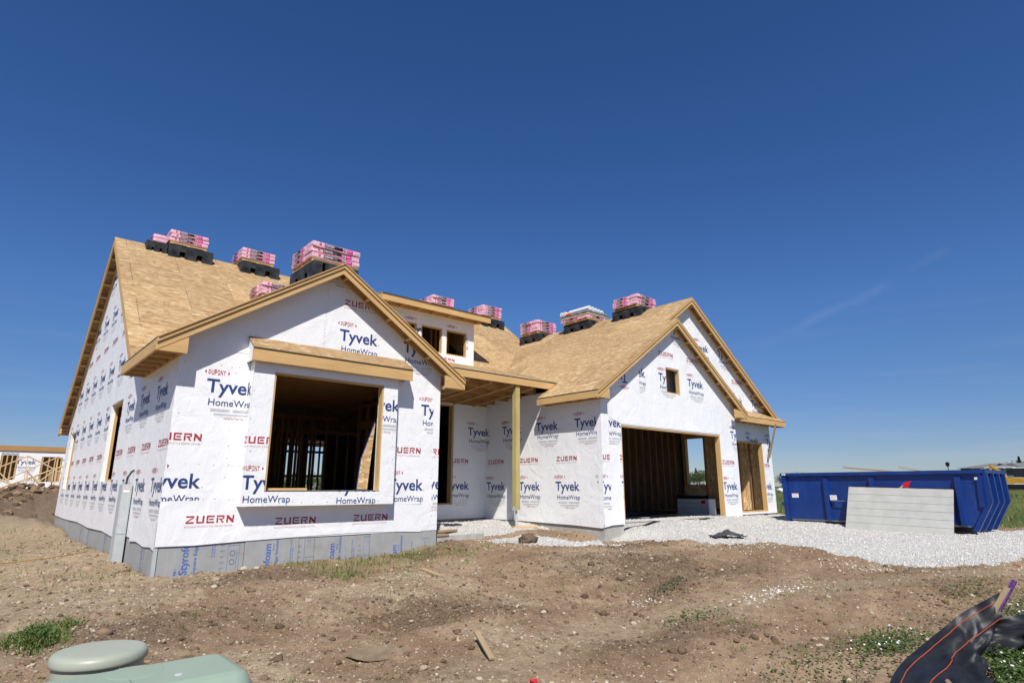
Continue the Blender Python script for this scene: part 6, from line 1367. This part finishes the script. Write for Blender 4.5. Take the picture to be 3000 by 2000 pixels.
def truss(x, y, z, rz, tilt, label, W_=6.2, Ht=1.75, webs=3):
    t = thing('roof_truss', label, 'truss', (x, y, z), rz, 'roof trusses leaning at the left'); t.rotation_euler = (tilt, 0, rz); h = W_/2
    B = lambda p, q, nm: (lambda m: (m.beam((p[0], 0, p[1]), (q[0], 0, q[1]), .04, .10, 'new_pine', (0, 1, 0)), m.build(nm, t)))(MB())
    B((-h, .05), (h, .05), 'bottom_chord'); B((-h, .08), (0, Ht), 'top_chord'); B((0, Ht), (h, .08), 'top_chord')
    B((0, .1), (0, Ht-.06), 'web')
    for k in (.33, .66):
        for s_ in (-1, 1): B((s_*h*k, .1), (s_*h*k, Ht*(1-k)), 'web')
    for s_ in (-1, 1): B((s_*h*.33, Ht*.64), (0, .1), 'web'); B((s_*h*.66, Ht*.32), (s_*h*.33, .1), 'web')
truss(-.45, 24.6, .45, .0, -.18, 'pale roof truss with highest peak left of the house', Ht=1.85)
truss(.62, 23.9, .30, .10, -.12, 'pale roof truss leaning nearest the wrapped left wall', Ht=1.95)
truss(-2.4, 24.2, .10, -.08, -.25, 'pale roof truss cut off by the left edge', Ht=1.7)
truss(.9, 25.6, .35, -.3, -.3, 'pale roof truss lying behind the other trusses', Ht=1.6)

# ------------------------------------------------------------------ far right: trees, low houses, excavator, street lamp
simple('bark', (.09, .065, .045), .9, .1, .3, 6); simple('dark_siding', (.075, .075, .085), .7, .2, .1, 3); simple('grey_roof', (.17, .17, .175), .8, .15, .12, 3); simple('cream_siding', (.50, .47, .40), .7, .2, .06); simple('machine_yellow', (.50, .27, .03), .45, .4, .2, 4); simple('dark_glass', (.02, .025, .03), .1, .6, .1)
LEAF = {k: leaf_mat('tree_leaf', v) for k, v in (('oak', [(0.0, (0.030, 0.055, 0.016)), (0.6, (0.060, 0.095, 0.026)), (1.0, (0.10, 0.13, 0.040))]), ('fir', [(0.0, (0.018, 0.036, 0.018)), (0.7, (0.035, 0.058, 0.024)), (1.0, (0.055, 0.080, 0.034))]))}
def tree(x, y, h_, w_, kind, label, group, seed):
    r = np.random.default_rng(seed); z = gz(x, y); t = thing('fir_tree' if kind == 'fir' else 'leafy_tree', label, 'tree', (x, y, z), 0, group)
    b = MB(); n = 6; b.tube([(.1*w_*.3*math.sin(k+seed), .05*w_*math.cos(k*1.7), h_*.62*k/n) for k in range(n+1)], [max(.03, h_*.028*(1-.8*k/n)) for k in range(n+1)], 'bark', 7)
    for k in range(5): a = k*1.26+seed; z0 = h_*(.25+.07*k); b.tube([(0, 0, z0), (math.cos(a)*w_*.18, math.sin(a)*w_*.18, z0+h_*.08), (math.cos(a)*w_*.33, math.sin(a)*w_*.33, z0+h_*.20)], [h_*.014, h_*.010, h_*.004], 'bark', 5)
    b.build('trunk', t); P = []
    if kind == 'fir':
        for k in range(900):
            q = r.uniform(0, 1)**.8; rad = w_*.5*(1-q)*(.55+.45*abs(math.sin(q*22)))*r.uniform(.35, 1.05); a = r.uniform(0, 6.283); P.append((math.cos(a)*rad, math.sin(a)*rad, h_*(.07+.93*q)))
    else:
        cs = [(r.normal(0, w_*.22), r.normal(0, w_*.22), h_*r.uniform(.32, .86), w_*r.uniform(.14, .27)) for _ in range(13)]
        for k in range(1100):
            c = cs[int(r.integers(0, len(cs)))]; d = r.normal(0, 1, 3); d /= np.linalg.norm(d); q = c[3]*r.uniform(.45, 1.08); P.append((c[0]+d[0]*q, c[1]+d[1]*q, c[2]+d[2]*q*.8))
    P = np.array(P); s_ = h_*(.030 if kind == 'fir' else .036); n = len(P); A = r.normal(0, 1, (n, 3)); A /= np.linalg.norm(A, axis=1)[:, None]; B_ = np.cross(A, r.normal(0, 1, (n, 3))); B_ /= np.linalg.norm(B_, axis=1)[:, None]
    k_ = r.uniform(.6, 1.3, (n, 1))*s_; Q = np.stack([P-A*k_, P+B_*k_*.6, P+A*k_, P-B_*k_*.6], 1); m = bpy.data.meshes.new('crown'); m.vertices.add(n*4); m.vertices.foreach_set('co', Q.reshape(-1).astype(np.float32))
    m.loops.add(n*4); m.loops.foreach_set('vertex_index', np.arange(n*4, dtype=np.int32)); m.polygons.add(n); m.polygons.foreach_set('loop_start', np.arange(0, n*4, 4, dtype=np.int32)); m.polygons.foreach_set('loop_total', np.full(n, 4, np.int32)); m.update()
    c = m.color_attributes.new('tint', 'FLOAT_COLOR', 'POINT'); q = np.repeat(r.uniform(0, 1, (n, 3)), 4, 0); c.data.foreach_set('color', np.concatenate([q, np.ones((n*4, 1))], 1).reshape(-1).astype(np.float32))
    m.materials.append(LEAF[kind]); o = bpy.data.objects.new('crown', m); COL.objects.link(o); o.parent = t
def far(u, d):
    """ground position d metres away in the direction of picture column u at eye level"""
    a = -0.724; f_ = 1749.5; fx, fy = -math.sin(a)*math.cos(.239), math.cos(a)*math.cos(.239); rx, ry = math.cos(a), math.sin(a); upx, upy = math.sin(a)*math.sin(.239), -math.cos(a)*math.sin(.239)
    k, m_ = (u-1500)/f_, -426/f_; x, y = fx+rx*k+upx*m_, fy+ry*k+upy*m_; l = math.hypot(x, y); return CAMX+x/l*d, CAMY+y/l*d
TG = 'trees along the far edge of the field'
lab = {'oak': 'distant round leafy tree at the field edge, %s', 'fir': 'distant dark pointed tree at the field edge, %s'}
spot = ('seen through the garage window', 'between garage corner and blue container', 'behind the blue container', 'above the low houses at far right')
for i, (u, d, h_, w_, k) in enumerate(((1985, 235, 5.0, 7.5, 'oak'), (2008, 228, 4.4, 6.5, 'oak'), (2022, 240, 5.4, 7, 'oak'), (2042, 225, 6.3, 4.2, 'fir'), (2050, 238, 4.8, 6, 'oak'), (2062, 215, 5.9, 7, 'oak'), (2076, 232, 5.3, 7, 'oak'),
     (2292, 150, 2.6, 5, 'oak'), (2306, 158, 2.9, 6, 'oak'), (2322, 152, 2.7, 6, 'oak'), (2338, 160, 2.9, 7, 'oak'), (2358, 150, 2.5, 6, 'oak'), (2940, 190, 4.9, 9, 'oak'), (2962, 185, 5.2, 9, 'oak'), (2980, 192, 4.9, 9, 'oak'), (3001, 128, 4.9, 3.4, 'fir'), (2390, 210, 3.6, 9, 'oak'), (2430, 225, 4.0, 9, 'oak'), (2470, 205, 3.4, 8, 'oak'), (2520, 230, 4.2, 10, 'oak'), (2570, 215, 3.6, 9, 'oak'), (2630, 228, 4.0, 10, 'oak'), (2700, 210, 3.6, 9, 'oak'), (2770, 220, 3.8, 9, 'oak'), (2840, 205, 3.8, 9, 'oak'), (3030, 180, 6, 9, 'oak'), (3060, 170, 6.4, 9, 'oak'))):
    x, y = far(u, d); tree(x, y, h_, w_, k, lab[k] % (spot[0] if u < 2200 else spot[1] if u < 2380 else spot[2] if u < 2900 else spot[3]), TG, i+3)
HG = 'low trees seen through the house'
for i, (u, d, h_, w_) in enumerate(((840, 120, 3.2, 6), (865, 128, 3.6, 6), (890, 118, 3.2, 6), (915, 125, 3.8, 6), (940, 122, 3.4, 6))):
    x, y = far(u, d); tree(x, y, h_, w_, 'oak', 'distant low leafy tree glimpsed through the bay window and the rear opening', HG, i+50)
def low_house(u, d, lx, ly, wall, label, ridge, eave=2.75, rot=0.0):
    x, y = far(u, d); z = gz(x, y); t = thing('low_house', label, 'house', (x, y, z), rot, 'low houses beyond the field'); b = MB()
    b.box(-lx/2, -ly/2, -.5, lx/2, ly/2, eave, wall); b.build('wall', t); b = MB()
    A, B = [(-lx/2-.4, -ly/2-.4, eave-.1), (lx/2+.4, -ly/2-.4, eave-.1), (lx/2+.4, ly/2+.4, eave-.1), (-lx/2-.4, ly/2+.4, eave-.1)], [(0, -ly/2+2.2, ridge), (0, ly/2-2.2, ridge)]
    b.poly([A[0], A[1], B[0]], 'grey_roof'); b.poly([A[1], A[2], B[1], B[0]], 'grey_roof'); b.poly([A[2], A[3], B[1]], 'grey_roof'); b.poly([A[3], A[0], B[0], B[1]], 'grey_roof'); b.poly(A[::-1], 'grey_roof'); b.build('roof', t)
    for k in (-.28, .05, .32):
        q = MB(); q.box(-lx/2-.06, ly*k-.5, 1.0, -lx/2-.02, ly*k+.5, 2.1, 'label_white'); w_ = q.build('window', t); q = MB(); q.box(-lx/2-.09, ly*k-.42, 1.08, -lx/2-.062, ly*k+.42, 2.02, 'dark_glass'); o = q.build('pane', w_)
low_house(2958, 96, 6, 3.2, 'cream_siding', 'low cream house with grey hip roof behind the container end', 2.6, 2.0)
low_house(2985, 100, 9, 9.5, 'dark_siding', 'low dark grey house with grey roof behind the excavator', 2.75, 2.15)
ex, ey = far(2982, 57); ez = gz(ex, ey); EX = thing('excavator', 'yellow tracked excavator with raised bent arm at the edge of the field', 'excavator', (ex, ey, ez)); EX.scale = (.86, .86, .86)
b = MB()
for s_ in (-.55, .55):
    pr_ = [(s_-.18, -.95, .10), (s_-.18, -.80, .02), (s_-.18, .80, .02), (s_-.18, .95, .10), (s_-.18, .95, .34), (s_-.18, .80, .44), (s_-.18, -.80, .44), (s_-.18, -.95, .34)]
    b = MB(); b.prism(pr_, (.36, 0, 0), 'label_black'); b.build('track', EX)
b = MB(); b.prism([(-.7, -.8, .50), (-.7, .55, .50), (-.7, .75, .75), (-.7, .70, 1.0), (-.7, -.75, .95)], (1.4, 0, 0), 'machine_yellow'); b.build('body', EX, bevel=.03)
b = MB(); b.prism([(.0, -.75, .97), (.0, .15, 1.02), (.0, .05, 1.75), (.0, -.70, 1.75)], (.65, 0, 0), 'dark_glass'); b.box(-.02, -.78, 1.751, .67, .10, 1.82, 'label_white'); b.build('cab', EX, bevel=.02)
b = MB(); b.beam((-.3, .45, .75), (-.3, .95, 1.55), .20, .26, 'machine_yellow', (1, 0, 0)); b.beam((-.3, .92, 1.50), (-.3, 1.52, 2.02), .18, .24, 'machine_yellow', (1, 0, 0)); b.build('boom', EX, bevel=.02)
b = MB(); b.beam((-.3, 1.50, 2.12), (-.3, 1.56, .70), .16, .20, 'machine_yellow', (1, 0, 0)); b.build('stick', EX, bevel=.02)
b = MB(); b.tube([(-.3, .9, 1.25), (-.3, 1.35, 1.75)], .045, 'galvanised', 8); b.build('hydraulic_ram', EX)
b = MB(); b.prism([(-.6, 1.45, .70), (-.6, 1.70, .62), (-.6, 1.72, .35), (-.6, 1.50, .22), (-.6, 1.30, .40)], (.6, 0, 0), 'label_black'); b.build('bucket', EX, bevel=.02)
for k in range(2):
    x, y = far(2972, 62+k*.5); board((x, y, gz(x, y)+.45+k*.32), (x+.6, y-5.5, gz(x, y)+.45+k*.32), .30, .30, 'label_white', ['white pipe lying behind the excavator, lower one', 'white pipe lying behind the excavator, upper one'][k], 'pipe', cat='pipe', group='white pipes behind the excavator')
lx_, ly_ = far(2787, 120); SL = thing('street_lamp', 'black street lamp whose lantern shows above the container rim', 'street lamp', (lx_, ly_, gz(lx_, ly_)))
b = MB(); b.tube([(0, 0, 0), (0, 0, 3.2)], [.09, .05], 'label_black', 8); b.build('post', SL); b = MB(); lathe(b, [(0, 3.95), (.32, 3.72), (.30, 3.66), (.20, 3.2), (0, 3.18)], 'label_black', 8, False); b.build('lantern', SL)
sx_, sy_ = far(2288, 75); blob('covered_heap', (sx_, sy_, gz(sx_, sy_)+.22), (.55, .5, .25), 'white_plastic', 'small white covered heap in the field beside the garage corner', 'heap', 8, None, .3)
